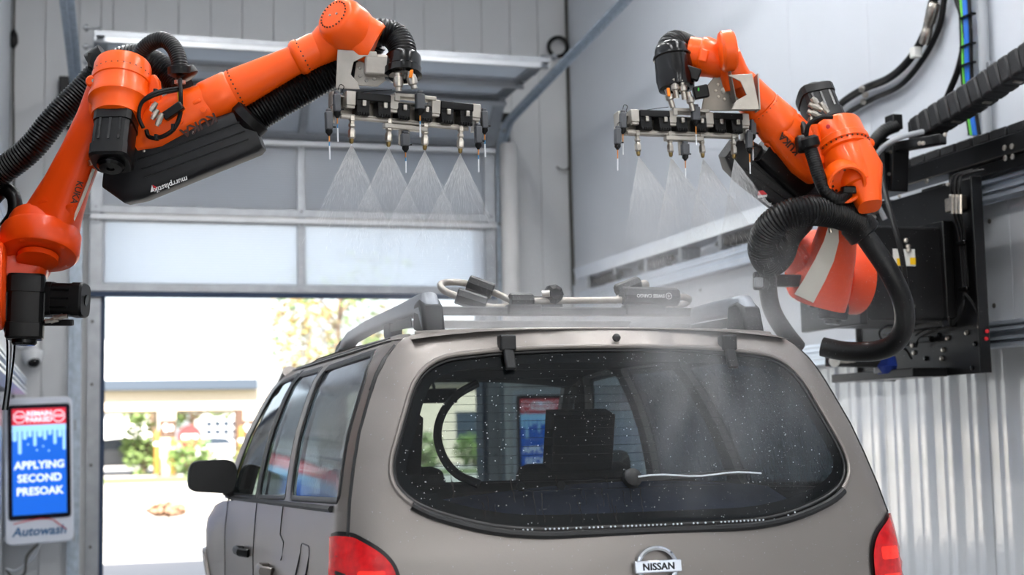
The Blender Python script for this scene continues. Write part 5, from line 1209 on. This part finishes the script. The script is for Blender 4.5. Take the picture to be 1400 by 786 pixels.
# pneumatic cylinder and blue cloth under the plate
cy = MB().cyl(at(1128, 492, X=3.75), at(1205, 494, X=4.0), .035, n=18).build('air_cylinder', 'black_metal', c1)
MB().cyl(at(1148, 492, X=3.80), at(1182, 493, X=3.92), .018, n=10).build('cylinder_rod', 'conn_silver', c1); MB().lathe(at(1140, 494, X=3.74), (0, -1, 0), [(0, .03), (.01, .03), (.012, .014), (.005, .012), (.005, 0)], 16).build('cylinder_eye', 'label_white', c1)
MB().loft([rrect(at(1212, 488, X=4.02), (0, 1, 0), (1, 0, 0), .06, .03, .4), rrect(at(1213, 500, X=4.0), (0, 1, 0), (1, 0, 0), .065, .035, .4), rrect(at(1212, 511, X=4.02), (0, 1, 0), (1, 0, 0), .055, .03, .4)]).build('blue_cloth', 'cloth_blue', c1)
MB().loft([rrect(at(1200, 486, X=3.99), (0, 1, 0), (1, 0, 0), .03, .02, .4), rrect(at(1202, 510, X=3.99), (0, 1, 0), (1, 0, 0), .03, .02, .4)]).build('grey_cloth', 'grey_plastic', c1)
MB().span((4.0, 6.2, 1.655), (4.2, 7.0, 1.70)).build('bottom_channel', 'black_metal', c1, bevel=.004)
# left carriage (mostly beyond the frame)
c2 = carriage(-1, 'black carriage plate that carries the left robot arm', (-.4, 4.9, 1.66))
MB().span((-.34, 4.4, 1.62), (-.315, 5.45, 2.58)).build('base_plate', 'black_metal', c2, bevel=.004)
for zz in (2.60, 1.86):
    for yy in (4.5, 5.15): MB().span((-.366, yy, zz - .10), (-.34, yy + .2, zz + .02)).build('rail_shoe', 'black_metal', c2, bevel=.004)

# ------------------------------------------------------------------ hoses and cables fixed to the right wall
def wall_hose(pts, r, m, label, X=4.60, n=10):
    t = thing('wall_hose', at(*pts[0], X=X), label, 'hose')
    MB().tube(resample(catmull([at(a, b, X=X) for a, b in pts], 8), .03), r, n).build('hose', m, t); return t
h1 = wall_hose([(1296, -170), (1284, -30), (1273, 10), (1265, 45), (1243, 82), (1215, 107), (1180, 122), (1150, 142), (1135, 165)], .024, 'hose_black', 'thick black hose with a steel coupling curving down the right wall')
cpl = MB().lathe(at(1277, 8, X=4.57), at(1267, 45, X=4.57) - at(1277, 8, X=4.57), [(-.02, .026), (0, .034), (.09, .034), (.10, .026), (.13, .026), (.14, .031), (.20, .031), (.22, .025)], 14).build('coupling', 'conn_silver', h1)
MB().box(at(1252, 72, X=4.56), (.05, .05, .06)).build('hose_label', 'label_white', h1, bevel=.004)
for q in ((1180, 122), (1185, 130)): MB().lathe(at(*q, X=4.56), (-1, 0, 0), [(0, .02), (.02, .018), (.022, 0)], 10).build('hose_clip', 'conn_silver', h1)
h2 = wall_hose([(1306, -170), (1296, -30), (1291, 0), (1283, 40), (1261, 82), (1231, 117), (1192, 136), (1158, 156), (1148, 172)], .017, 'hose_black', 'thinner black hose below the coupled one on the right wall')
MB().lathe(at(1182, 139, X=4.57), (-1, 0, 0), [(0, .018), (.02, .016), (.022, 0)], 10).build('hose_clip', 'conn_silver', h2)
wall_hose([(1296, -170), (1306, -20), (1315, 20), (1318, 55), (1310, 95), (1296, 130), (1284, 160)], .018, 'black_rubber', 'black cable bending away from the cable bundle')
bd_ = thing('cable_bundle', at(1322, 60, X=4.6), 'upright bundle of green, blue and black cables tied on the right wall', 'cables')
for dx, m_, r in ((-4, 'cable_green', .008), (0, 'cable_blue', .009), (3, 'cable_blue', .009), (7, 'black_rubber', .010), (-7, 'black_rubber', .006)):
    MB().tube(resample(catmull([at(1308 + dx, -170, X=4.60), at(1316 + dx, -30, X=4.60), at(1320 + dx, 40, X=4.59), at(1321 + dx, 90, X=4.59), at(1324 + dx, 130, X=4.60), at(1332 + dx, 185, X=4.60)], 8), .05), r, 8).build('cable', m_, bd_)
for py in (22, 62, 88, 120): MB().box(at(1323, py, X=4.585), (.03, .11, .010)).build('cable_tie', 'black_gloss', bd_)
cd = thing('conduit_pipe', at(1339, 60, X=4.6), 'straight grey conduit pipe beside the cable bundle', 'pipe')
MB().cyl(at(1337, -170, X=4.60), at(1352, 260, X=4.60), .028, n=16).build('pipe', 'grey_plastic', cd)
for z in (3.3, 3.9): MB().box((4.615, at(1346, 60, X=4.6).y, z), (.05, .09, .03)).build('pipe_clip', 'alu', cd, bevel=.003)

# ------------------------------------------------------------------ fittings on the exit wall
t = thing('bumper_post', (3.92, 12.86, 0), 'white foam-wrapped pipe standing beside the exit door track', 'post')
MB().lathe((3.965, 12.86, 0), (0, 0, 1), [(0, .07), (.0, .085), (4.15, .085), (4.17, .07), (4.17, 0)], 24).build('foam_sleeve', 'foam_white', t)
MB().bar((3.965, 12.86, 4.15), (3.965, 12.86, 4.45), .035, .035).box((3.96, 12.86, 4.42), (.11, .06, .09)).build('top_bracket', 'black_plastic', t, bevel=.006)
t = thing('security_camera', at(45, 492, Y=12.9), 'white dome camera on the wall above the screen', 'camera')
cb = at(45, 484, Y=12.9)
MB().cyl((cb.x, 13.0, cb.z + .08), (cb.x, 12.93, cb.z + .08), .05, n=18).lathe((cb.x, 12.90, cb.z + .08), (0, 0, -1), [(0, .03), (.03, .035), (.05, .09), (.09, .092), (.14, .075), (.17, .05)], 24).build('housing', 'white_paint', t)
MB().lathe((cb.x + .01, 12.855, cb.z - .075), (.1, -.8, -.6), [(-.05, .05), (0, .052), (.02, .042), (.032, .02), (.034, 0)], 20).build('lens', 'black_gloss', t)
MB().tube(catmull([(cb.x - .03, 12.97, cb.z + .07), (cb.x - .11, 12.97, cb.z + .05), (cb.x - .17, 12.97, cb.z + .14), (cb.x - .19, 12.97, cb.z + .3)], 6), .008, 6).build('cable', 'grey_plastic', t)
t = thing('door_sensor', at(91, 125, Y=12.9), 'small black sensor box beside the left door track', 'sensor')
MB().box(at(91, 122, Y=12.93), (.13, .09, .22)).build('sensor_body', 'black_plastic', t, bevel=.012); MB().cyl(at(80, 120, Y=12.93), at(84, 120, Y=12.93), .02, n=10).build('cable_gland', 'alu', t)
MB().box(at(97, 168, Y=12.93), (.09, .07, .12)).build('lower_body', 'black_plastic', t, bevel=.01)
t = thing('corner_cable', at(15, 60, Y=12.93), 'dark cable running down the left corner of the exit wall', 'cable')
MB().tube([at(20, -20, Y=12.96), at(19, 40, Y=12.96), at(18, 120, Y=12.96), at(19, 215, Y=12.96), at(20, 420, Y=12.96), at(18, 560, Y=12.96)], .009, 6).build('cable', 'stain_dark', t)
MB().lathe(at(19, 40, Y=12.9), at(18, 68, Y=12.9) - at(19, 40, Y=12.9), [(0, .01), (.05, .035), (.12, .04), (.17, .015)], 10).build('cable_joint', 'black_plastic', t)
t = thing('corner_cable', at(778, 60, Y=12.9), 'black cable with a hanging loop in the right corner of the exit wall', 'cable')
MB().tube([at(774, -20, Y=12.95), at(776, 60, Y=12.95), at(778, 150, Y=12.95), at(780, 260, Y=12.95), at(785, 390, Y=12.95)], .014, 6).build('cable', 'stain_dark', t)
MB().tube([at(763 + 13 * math.cos(a), 64 + 13 * math.sin(a), Y=12.9) for a in [2 * PI * i / 24 for i in range(24)]], .02, 8, closed=True).build('cable_loop', 'black_rubber', t)
MB().tube(catmull([at(779, 228, Y=12.93), at(774, 232, Y=12.92), at(767, 232, Y=12.92), at(761, 228, Y=12.92)], 5), .008, 6).build('cable_tail', 'stain_dark', t)

# ------------------------------------------------------------------ instruction screens
def emitm(name, c, s): return mat(name, c, .4, emit=s)
mat('screen_bezel', '0d1020', .2)
emitm('disp_blue', '0c62d2', .36); emitm('disp_red', 'd8243c', .34); emitm('disp_white', 'eaf4ff', .42); emitm('disp_pale', '9fd4f6', .4)
mat('kiosk_white', 'd5d9e2', .4, var=.02); mat('logo_blue', '1c5c8c', .5)
def kiosk(c, u, v, label):
    u = V(u).normalized(); v = V(v); v = (v - u * v.dot(u)).normalized(); n = u.cross(v)      # n towards the viewer
    t = thing('instruction_screen', V(c), label, 'screen')
    P = lambda x, y, z=0: V(c) + u * x + v * y + n * z
    def pr(poly, z, d, nm, m, par, bev=0.): return MB().prism(poly, P(0, 0, z), u, v, d).build(nm, m, par, bevel=bev)
    rr = lambda w_, h_, r: fillet([(-w_, -h_), (w_, -h_), (w_, h_), (-w_, h_)], r, 5)
    k = pr(rr(.272, .605, .06), -.06, .06, 'housing', 'kiosk_white', t, .012)
    pr([(a + .0, b + .075) for a, b in rr(.25, .475, .03)], .0, .006, 'bezel', 'screen_bezel', t, .002)
    d = pr([(-.215, -.36), (.215, -.36), (.215, .38), (-.215, .38)], .0065, .0015, 'display_blue', 'disp_blue', t)
    pr([(-.215, .38), (.215, .38), (.215, .515), (-.215, .515)], .0065, .0015, 'display_red', 'disp_red', t)
    # dripping foam
    pr([(-.215, .335), (.215, .335), (.215, .38), (-.215, .38)], .0085, .001, 'foam_band', 'disp_pale', d)
    for x_, ln, hw_ in ((-.195, .06, .018), (-.155, .17, .014), (-.115, .05, .016), (-.075, .03, .016), (-.035, .11, .013), (.005, .03, .02), (.045, .06, .014), (.085, .02, .016), (.125, .10, .013), (.165, .04, .016), (.198, .15, .012)):
        pr([(x_ - hw_ * 1.5, .338)] + [(x_ - hw_, .325)] + [(x_ + hw_ * math.cos(q_), .325 - ln + hw_ * math.sin(q_)) for q_ in np.linspace(PI, 2 * PI, 8)] + [(x_ + hw_, .325), (x_ + hw_ * 1.5, .338)], .0085, .001, 'foam_drip', 'disp_pale', d)
    for a, b in ((-.02, .17), (.075, .16), (-.09, .22), (.03, .20)): MB().lathe(P(a, b, .0085), n, [(0, .008), (.001, .008), (.0012, 0)], 10).build('foam_drop', 'disp_pale', d)
    for i, s_ in enumerate(('APPLYING', 'SECOND', 'PRESOAK')): lettering(s_, .088, 'disp_white', P(.0, .045 - i * .108, .010), u, v, d, name='display_lettering', bold=.0025)
    for i, s_ in enumerate(('REMAIN', 'PARKED')): lettering(s_, .056, 'disp_white', P(.0, .472 - i * .05, .010), u, v, d, name='display_lettering', bold=.002)
    for sx in (-1, 1):
        oc = [(sx * .155 + .05 * math.cos(PI / 8 + i * PI / 4), .447 + .05 * math.sin(PI / 8 + i * PI / 4)) for i in range(8)]
        MB().tube([P(a, b, .010) for a, b in oc], .004, 6, closed=True).build('stop_icon', 'disp_white', d); lettering('STOP', .030, 'disp_white', P(sx * .155, .447, .010), u, v, d, name='display_lettering', bold=.001)
    lettering('Autowash', .105, 'logo_blue', P(-.005, -.50, .004), u, v, t, name='maker_lettering', bold=.002, shear=.2)
    MB().tube([P(-.21 + .42 * s_, -.43 + .03 * math.sin(s_ * PI) - .07 * max(0, s_ - .72) / .28, .005) for s_ in np.linspace(0, 1, 16)], .004, 6).build('logo_swoosh', 'print_red', t)
    MB().bar(P(0, .3, -.06), P(0, .3, -.33), .12, .12).build('wall_arm', 'grey_plastic', t)
    for q in (.0, .06): MB().tube(catmull([P(.0, -.60, -.03), P(-.04 - q, -.70, -.03), P(-.12, -.78 - q, -.04), P(-.20, -.82 - q, -.05), P(-.26, -.8, -.1)], 6), .012, 6).build('cable', 'stain_dark' if q else 'grey_plastic', t)
kiosk(at(54, 643, Y=12.55), (math.cos(math.radians(9)), math.sin(math.radians(9)), .028), (.012, -.04, 1), 'white cased instruction screen with blue display, left of the exit door')
kiosk(V(4.17, 12.62, 1.20), (1, 0, 0), (0, 0, 1), 'white cased instruction screen seen through the car windows, right of the exit door')

# ------------------------------------------------------------------ water: fans, mist, beads
def water_white():
    m = bpy.data.materials.new('water_white'); m.use_nodes = True; MATS['water_white'] = m; nt = m.node_tree; nt.nodes.clear()
    out = nt.nodes.new('ShaderNodeOutputMaterial'); a = nt.nodes.new('ShaderNodeBsdfTranslucent'); b = nt.nodes.new('ShaderNodeBsdfDiffuse'); x = nt.nodes.new('ShaderNodeMixShader')
    a.inputs[0].default_value = b.inputs[0].default_value = (.98, .99, 1, 1); x.inputs[0].default_value = .55
    nt.links.new(b.outputs[0], x.inputs[1]); nt.links.new(a.outputs[0], x.inputs[2]); nt.links.new(x.outputs[0], out.inputs[0])
water_white()
mat('bead', 'dfe7ee', .12, trans=.0, spec=.8)
rng = np.random.default_rng(3)
def slivers(name, P0, P1, wv, m):
    """many thin 3-sided streaks from P0 to P1 (arrays), width wv"""
    n = len(P0); d = P1 - P0; L_ = np.linalg.norm(d, axis=1, keepdims=True); d = d / np.maximum(L_, 1e-9)
    r = rng.normal(size=(n, 3)); x = np.cross(d, r); x /= np.linalg.norm(x, axis=1, keepdims=True); y = np.cross(d, x)
    w_ = np.asarray(wv).reshape(-1, 1)
    M = (P0 + P1) / 2
    vs = np.stack([P0, M + x * w_, M - x * w_ * .5 + y * w_ * .87, M - x * w_ * .5 - y * w_ * .87, P1], 1).reshape(-1, 3)
    f = np.array([(0, 1, 2), (0, 2, 3), (0, 3, 1), (4, 2, 1), (4, 3, 2), (4, 1, 3)])
    fs = (f[None] + (np.arange(n) * 5)[:, None, None]).reshape(-1, 3)
    c = vs.mean(0); me = bpy.data.meshes.new(name)
    me.vertices.add(len(vs)); me.vertices.foreach_set('co', (vs - c).ravel().astype(np.float32))
    me.loops.add(fs.size); me.loops.foreach_set('vertex_index', fs.ravel().astype(np.int32))
    me.polygons.add(len(fs)); me.polygons.foreach_set('loop_start', np.arange(0, fs.size, 3, dtype=np.int32))
    me.update(calc_edges=True); me.validate()
    me.materials.append(MATS[m]); o = bpy.data.objects.new(name, me); COL.objects.link(o); o.location = c; ORG[o.name] = V(c)
    return o
def fan_material():
    m = bpy.data.materials.new('spray_haze'); m.use_nodes = True; MATS['spray_haze'] = m; nt = m.node_tree; nt.nodes.clear()
    N = nt.nodes.new; K = nt.links.new
    out = N('ShaderNodeOutputMaterial'); vs = N('ShaderNodeVolumeScatter'); vs.inputs['Color'].default_value = (.99, .99, 1, 1); vs.inputs['Anisotropy'].default_value = .0
    tc = N('ShaderNodeTexCoord'); ln = N('ShaderNodeVectorMath'); ln.operation = 'LENGTH'; K(tc.outputs['Object'], ln.inputs[0])
    pw = N('ShaderNodeMath'); pw.operation = 'POWER'; pw.inputs[1].default_value = 1.6; K(ln.outputs['Value'], pw.inputs[0])
    ad = N('ShaderNodeMath'); ad.inputs[1].default_value = .002; K(pw.outputs[0], ad.inputs[0])
    dv = N('ShaderNodeMath'); dv.operation = 'DIVIDE'; dv.inputs[0].default_value = .7; K(ad.outputs[0], dv.inputs[1])
    fd = N('ShaderNodeMapRange'); fd.interpolation_type = 'SMOOTHSTEP'; fd.inputs[1].default_value = .40; fd.inputs[2].default_value = .08; fd.inputs[3].default_value = 0; fd.inputs[4].default_value = 1; K(ln.outputs['Value'], fd.inputs[0])
    nm = N('ShaderNodeVectorMath'); nm.operation = 'NORMALIZE'; K(tc.outputs['Object'], nm.inputs[0])
    nz = N('ShaderNodeTexNoise'); nz.inputs['Scale'].default_value = 34; nz.inputs['Detail'].default_value = 2; K(nm.outputs[0], nz.inputs['Vector'])
    mr = N('ShaderNodeMapRange'); mr.inputs[1].default_value = .35; mr.inputs[2].default_value = .65; mr.inputs[3].default_value = .5; mr.inputs[4].default_value = 1.4; K(nz.outputs['Fac'], mr.inputs[0])
    a = N('ShaderNodeMath'); a.operation = 'MULTIPLY'; K(dv.outputs[0], a.inputs[0]); K(fd.outputs[0], a.inputs[1])
    b = N('ShaderNodeMath'); b.operation = 'MULTIPLY'; K(a.outputs[0], b.inputs[0]); K(mr.outputs[0], b.inputs[1]); K(b.outputs[0], vs.inputs['Density']); K(vs.outputs[0], out.inputs['Volume'])
    m.cycles.volume_step_rate = .35
fan_material()
def fan(tip, ex, ey, ez, a0, a1, reach, n, label, group, thick=.05):
    th = rng.uniform(0, 1, n); edge = rng.uniform(0, 1, n) < .16
    th = np.where(edge, np.where(rng.uniform(0, 1, n) < .5, rng.uniform(0, .04, n), rng.uniform(.96, 1, n)), th)
    a = np.radians(a0 + (a1 - a0) * th); s = rng.gamma(1.25, reach * .33, n); s = np.minimum(s, reach * 1.9)
    ph = rng.normal(0, thick, n)
    d = (np.sin(a)[:, None] * np.array(ex) + ph[:, None] * np.array(ey) - np.cos(a)[:, None] * np.array(ez))
    L_ = rng.uniform(.015, .045, n) * np.minimum(1, .35 + s / .06)
    P0 = np.array(tip) + d * s[:, None]; P1 = np.array(tip) + d * (s + L_)[:, None]
    t = thing('spray_fan', tip, label, 'water spray', group)
    loops = []; ex, ey, ez = V(ex), V(ey), V(ez)
    for r_ in (.002, .41):
        up_ = [V(tip) + ex * (r_ * math.tan(math.radians(x_))) - ez * r_ + ey * (r_ * thick + .002) for x_ in np.linspace(a0, a1, 9)]
        dn_ = [V(tip) + ex * (r_ * math.tan(math.radians(x_))) - ez * r_ - ey * (r_ * thick + .002) for x_ in np.linspace(a1, a0, 9)]
        loops.append(up_ + dn_)
    MB().loft(loops).build('spray_sheet', 'spray_haze', t, smooth=0, origin=tip)
    o = slivers('streaks', P0, P1, rng.uniform(.00014, .00026, n), 'water_white'); o['kind'] = 'stuff'
    o.parent = t; o.location = o.location - V(tip)
    return t
for tips, (ex, ey, ez), a0, a1, where, reach in ((tipsL, RL_, -25, 29, 'left', .19), (tipsR, RR_, -14, 36, 'right', .26)):
    for i, tp in enumerate(tips):
        nm = ('first', 'second', 'third', 'fourth')[i]
        fan(tp, ex, ey, ez, a0, a1, reach, 1800, f'white water fan from the {nm} nozzle on the {where} wall robot, counting from its {"elbow" if where == "left" else "tip"}', f'spray fans of the {where} robot')
# drifting mist: soft lobes of haze over the roof, falling along the rear window
def mist_material(lobes, gain):
    m = bpy.data.materials.new('mist_haze'); m.use_nodes = True; MATS['mist_haze'] = m; nt = m.node_tree; nt.nodes.clear()
    N = nt.nodes.new; K = nt.links.new
    out = N('ShaderNodeOutputMaterial'); vs = N('ShaderNodeVolumeScatter'); vs.inputs['Color'].default_value = (.97, .98, 1, 1); vs.inputs['Anisotropy'].default_value = .2
    g = N('ShaderNodeNewGeometry'); tot = None
    for c, s, A in lobes:
        d = N('ShaderNodeVectorMath'); d.operation = 'SUBTRACT'; d.inputs[1].default_value = c; K(g.outputs['Position'], d.inputs[0])
        e = N('ShaderNodeVectorMath'); e.operation = 'DIVIDE'; e.inputs[1].default_value = s; K(d.outputs[0], e.inputs[0])
        q = N('ShaderNodeVectorMath'); q.operation = 'DOT_PRODUCT'; K(e.outputs[0], q.inputs[0]); K(e.outputs[0], q.inputs[1])
        n_ = N('ShaderNodeMath'); n_.operation = 'MULTIPLY'; n_.inputs[1].default_value = -1; K(q.outputs['Value'], n_.inputs[0])
        x = N('ShaderNodeMath'); x.operation = 'EXPONENT'; K(n_.outputs[0], x.inputs[0])
        y = N('ShaderNodeMath'); y.operation = 'MULTIPLY'; y.inputs[1].default_value = A; K(x.outputs[0], y.inputs[0])
        if tot is None: tot = y
        else:
            z = N('ShaderNodeMath'); K(tot.outputs[0], z.inputs[0]); K(y.outputs[0], z.inputs[1]); tot = z
    mp = N('ShaderNodeMapping'); mp.inputs['Scale'].default_value = (1, 1, .35); K(g.outputs['Position'], mp.inputs[0])
    nz = N('ShaderNodeTexNoise'); nz.inputs['Scale'].default_value = 9; nz.inputs['Detail'].default_value = 2; K(mp.outputs[0], nz.inputs['Vector'])
    mr = N('ShaderNodeMapRange'); mr.inputs[1].default_value = .35; mr.inputs[2].default_value = .68; mr.inputs[3].default_value = .25 * gain; mr.inputs[4].default_value = 1.5 * gain; K(nz.outputs['Fac'], mr.inputs[0])
    f = N('ShaderNodeMath'); f.operation = 'MULTIPLY'; K(tot.outputs[0], f.inputs[0]); K(mr.outputs[0], f.inputs[1]); K(f.outputs[0], vs.inputs['Density']); K(vs.outputs[0], out.inputs['Volume'])
    m.cycles.volume_step_rate = 1.0 if hasattr(m.cycles, 'volume_step_rate') else 1.0
mist_material([((1.72, 4.62, 1.785), (.55, .42, .045), 1.5), ((1.86, 4.42, 1.86), (.14, .2, .26), .75), ((1.78, 3.97, 1.52), (.13, .10, .26), 1.9),
               ((2.05, 3.98, 1.46), (.18, .09, .20), .7), ((1.2, 4.8, 1.80), (.30, .5, .06), .8), ((2.35, 4.9, 1.88), (.3, .4, .16), .5)], 1.25)
tag(MB().span((.75, 3.62, 1.16), (3.1, 6.0, 2.5)).build('mist', 'mist_haze', smooth=0), 'fine white water mist drifting over the car roof and rear window', 'mist', kind='stuff')
def blob(n, c, s): return rng.normal(size=(n, 3)) * np.array(s) + np.array(c)
P = np.concatenate([blob(5000, (1.72, 4.6, 1.92), (.4, .35, .09)), blob(2500, (1.9, 4.0, 1.6), (.2, .05, .22)), blob(2500, (2.2, 4.6, 2.0), (.35, .3, .2))])
roofz = np.interp(P[:, 1], _ry[5:], _rz[5:]); inside = (P[:, 1] > np.interp(P[:, 2], _rz, _ry) - .01) & (P[:, 2] < 1.82)
P = P[~inside]
fall = np.stack([rng.normal(0, .0006, len(P)), rng.normal(0, .0006, len(P)), rng.uniform(.0008, .0025, len(P))], 1)
tag(slivers('droplets', P, P - fall, rng.uniform(.0002, .0004, len(P)), 'water_white'), 'tiny falling droplets within the mist above the car', 'droplets', kind='stuff')
# beads on glass and paint
def beads(name, pts, nrm, r, m, parent):
    m_ = MB()
    for p, nn, q in zip(pts, nrm, r): m_.lathe(p, nn, [(0, q), (q * .45, q * .75), (q * .62, 0)], 5)
    o = m_.build(name, m, parent); o['kind'] = 'stuff'; return o
rnd = random.Random(11); ps, ns, rs_ = [], [], []
while len(ps) < 560:
    a, b = rnd.uniform(-.78, .78) - abs(rnd.gauss(0, .12)), rnd.uniform(1.13, 1.69)
    if in_poly(a, b, GI): ps.append(rear(a, b, .0095)); ns.append(V(0, -1, .39)); rs_.append(rnd.choice((.0008, .001, .0012, .0018)))
beads('water_beads', ps, ns, rs_, 'bead', rg)
# thin runs of water on the lower glass
wr_m = MB()
for i in range(34):
    a = rnd.uniform(-.6, .1); b0 = rnd.uniform(1.17, 1.30)
    if not in_poly(a, b0, GI) or not in_poly(a, b0 - .05, GI): continue
    L_ = rnd.uniform(.03, .09); pts_ = [rear(a + rnd.uniform(-.003, .003), b0 - L_ * k / 6, .0085) for k in range(7) if in_poly(a, b0 - L_ * k / 6, GI)]
    if len(pts_) > 2: wr_m.tube(pts_, .0011, 5, flat=.6)
o = wr_m.build('water_runs', 'seal_black', rg); o['kind'] = 'stuff'
fl_ = MB().tube([rear(.42 * t / 10 - .02, 1.283 + .004 * math.sin(t), -.022) for t in range(0, 11)], .003, 6).build('water_line', 'bead', rg)
lw_ = MB()
for a in np.linspace(-.42, .5, 70):
    if rnd.random() < .7:
        z_ = min(p[1] for p in [(0, 1.128 + max(0, abs(a) - .44) * .3)]) + .012; lw_.lathe(rear(float(a), z_, -.006), (0, -1, .3), [(0, .0035), (.002, .0025), (.003, 0)], 5)
o = lw_.build('water_bead_row', 'bead', gate); o['kind'] = 'stuff'
ps, ns, rs_ = [], [], []
while len(ps) < 350:
    a, b = rnd.uniform(-.85, .85), rnd.uniform(.95, 1.74)
    if in_poly(a, b, outer) and not in_poly(a, b, WIN): ps.append(rear(a, b, -.0005)); ns.append(V(0, -1, .2)); rs_.append(rnd.choice((.0005, .0007, .0009)))
beads('water_beads', ps, ns, rs_, 'bead', gate)
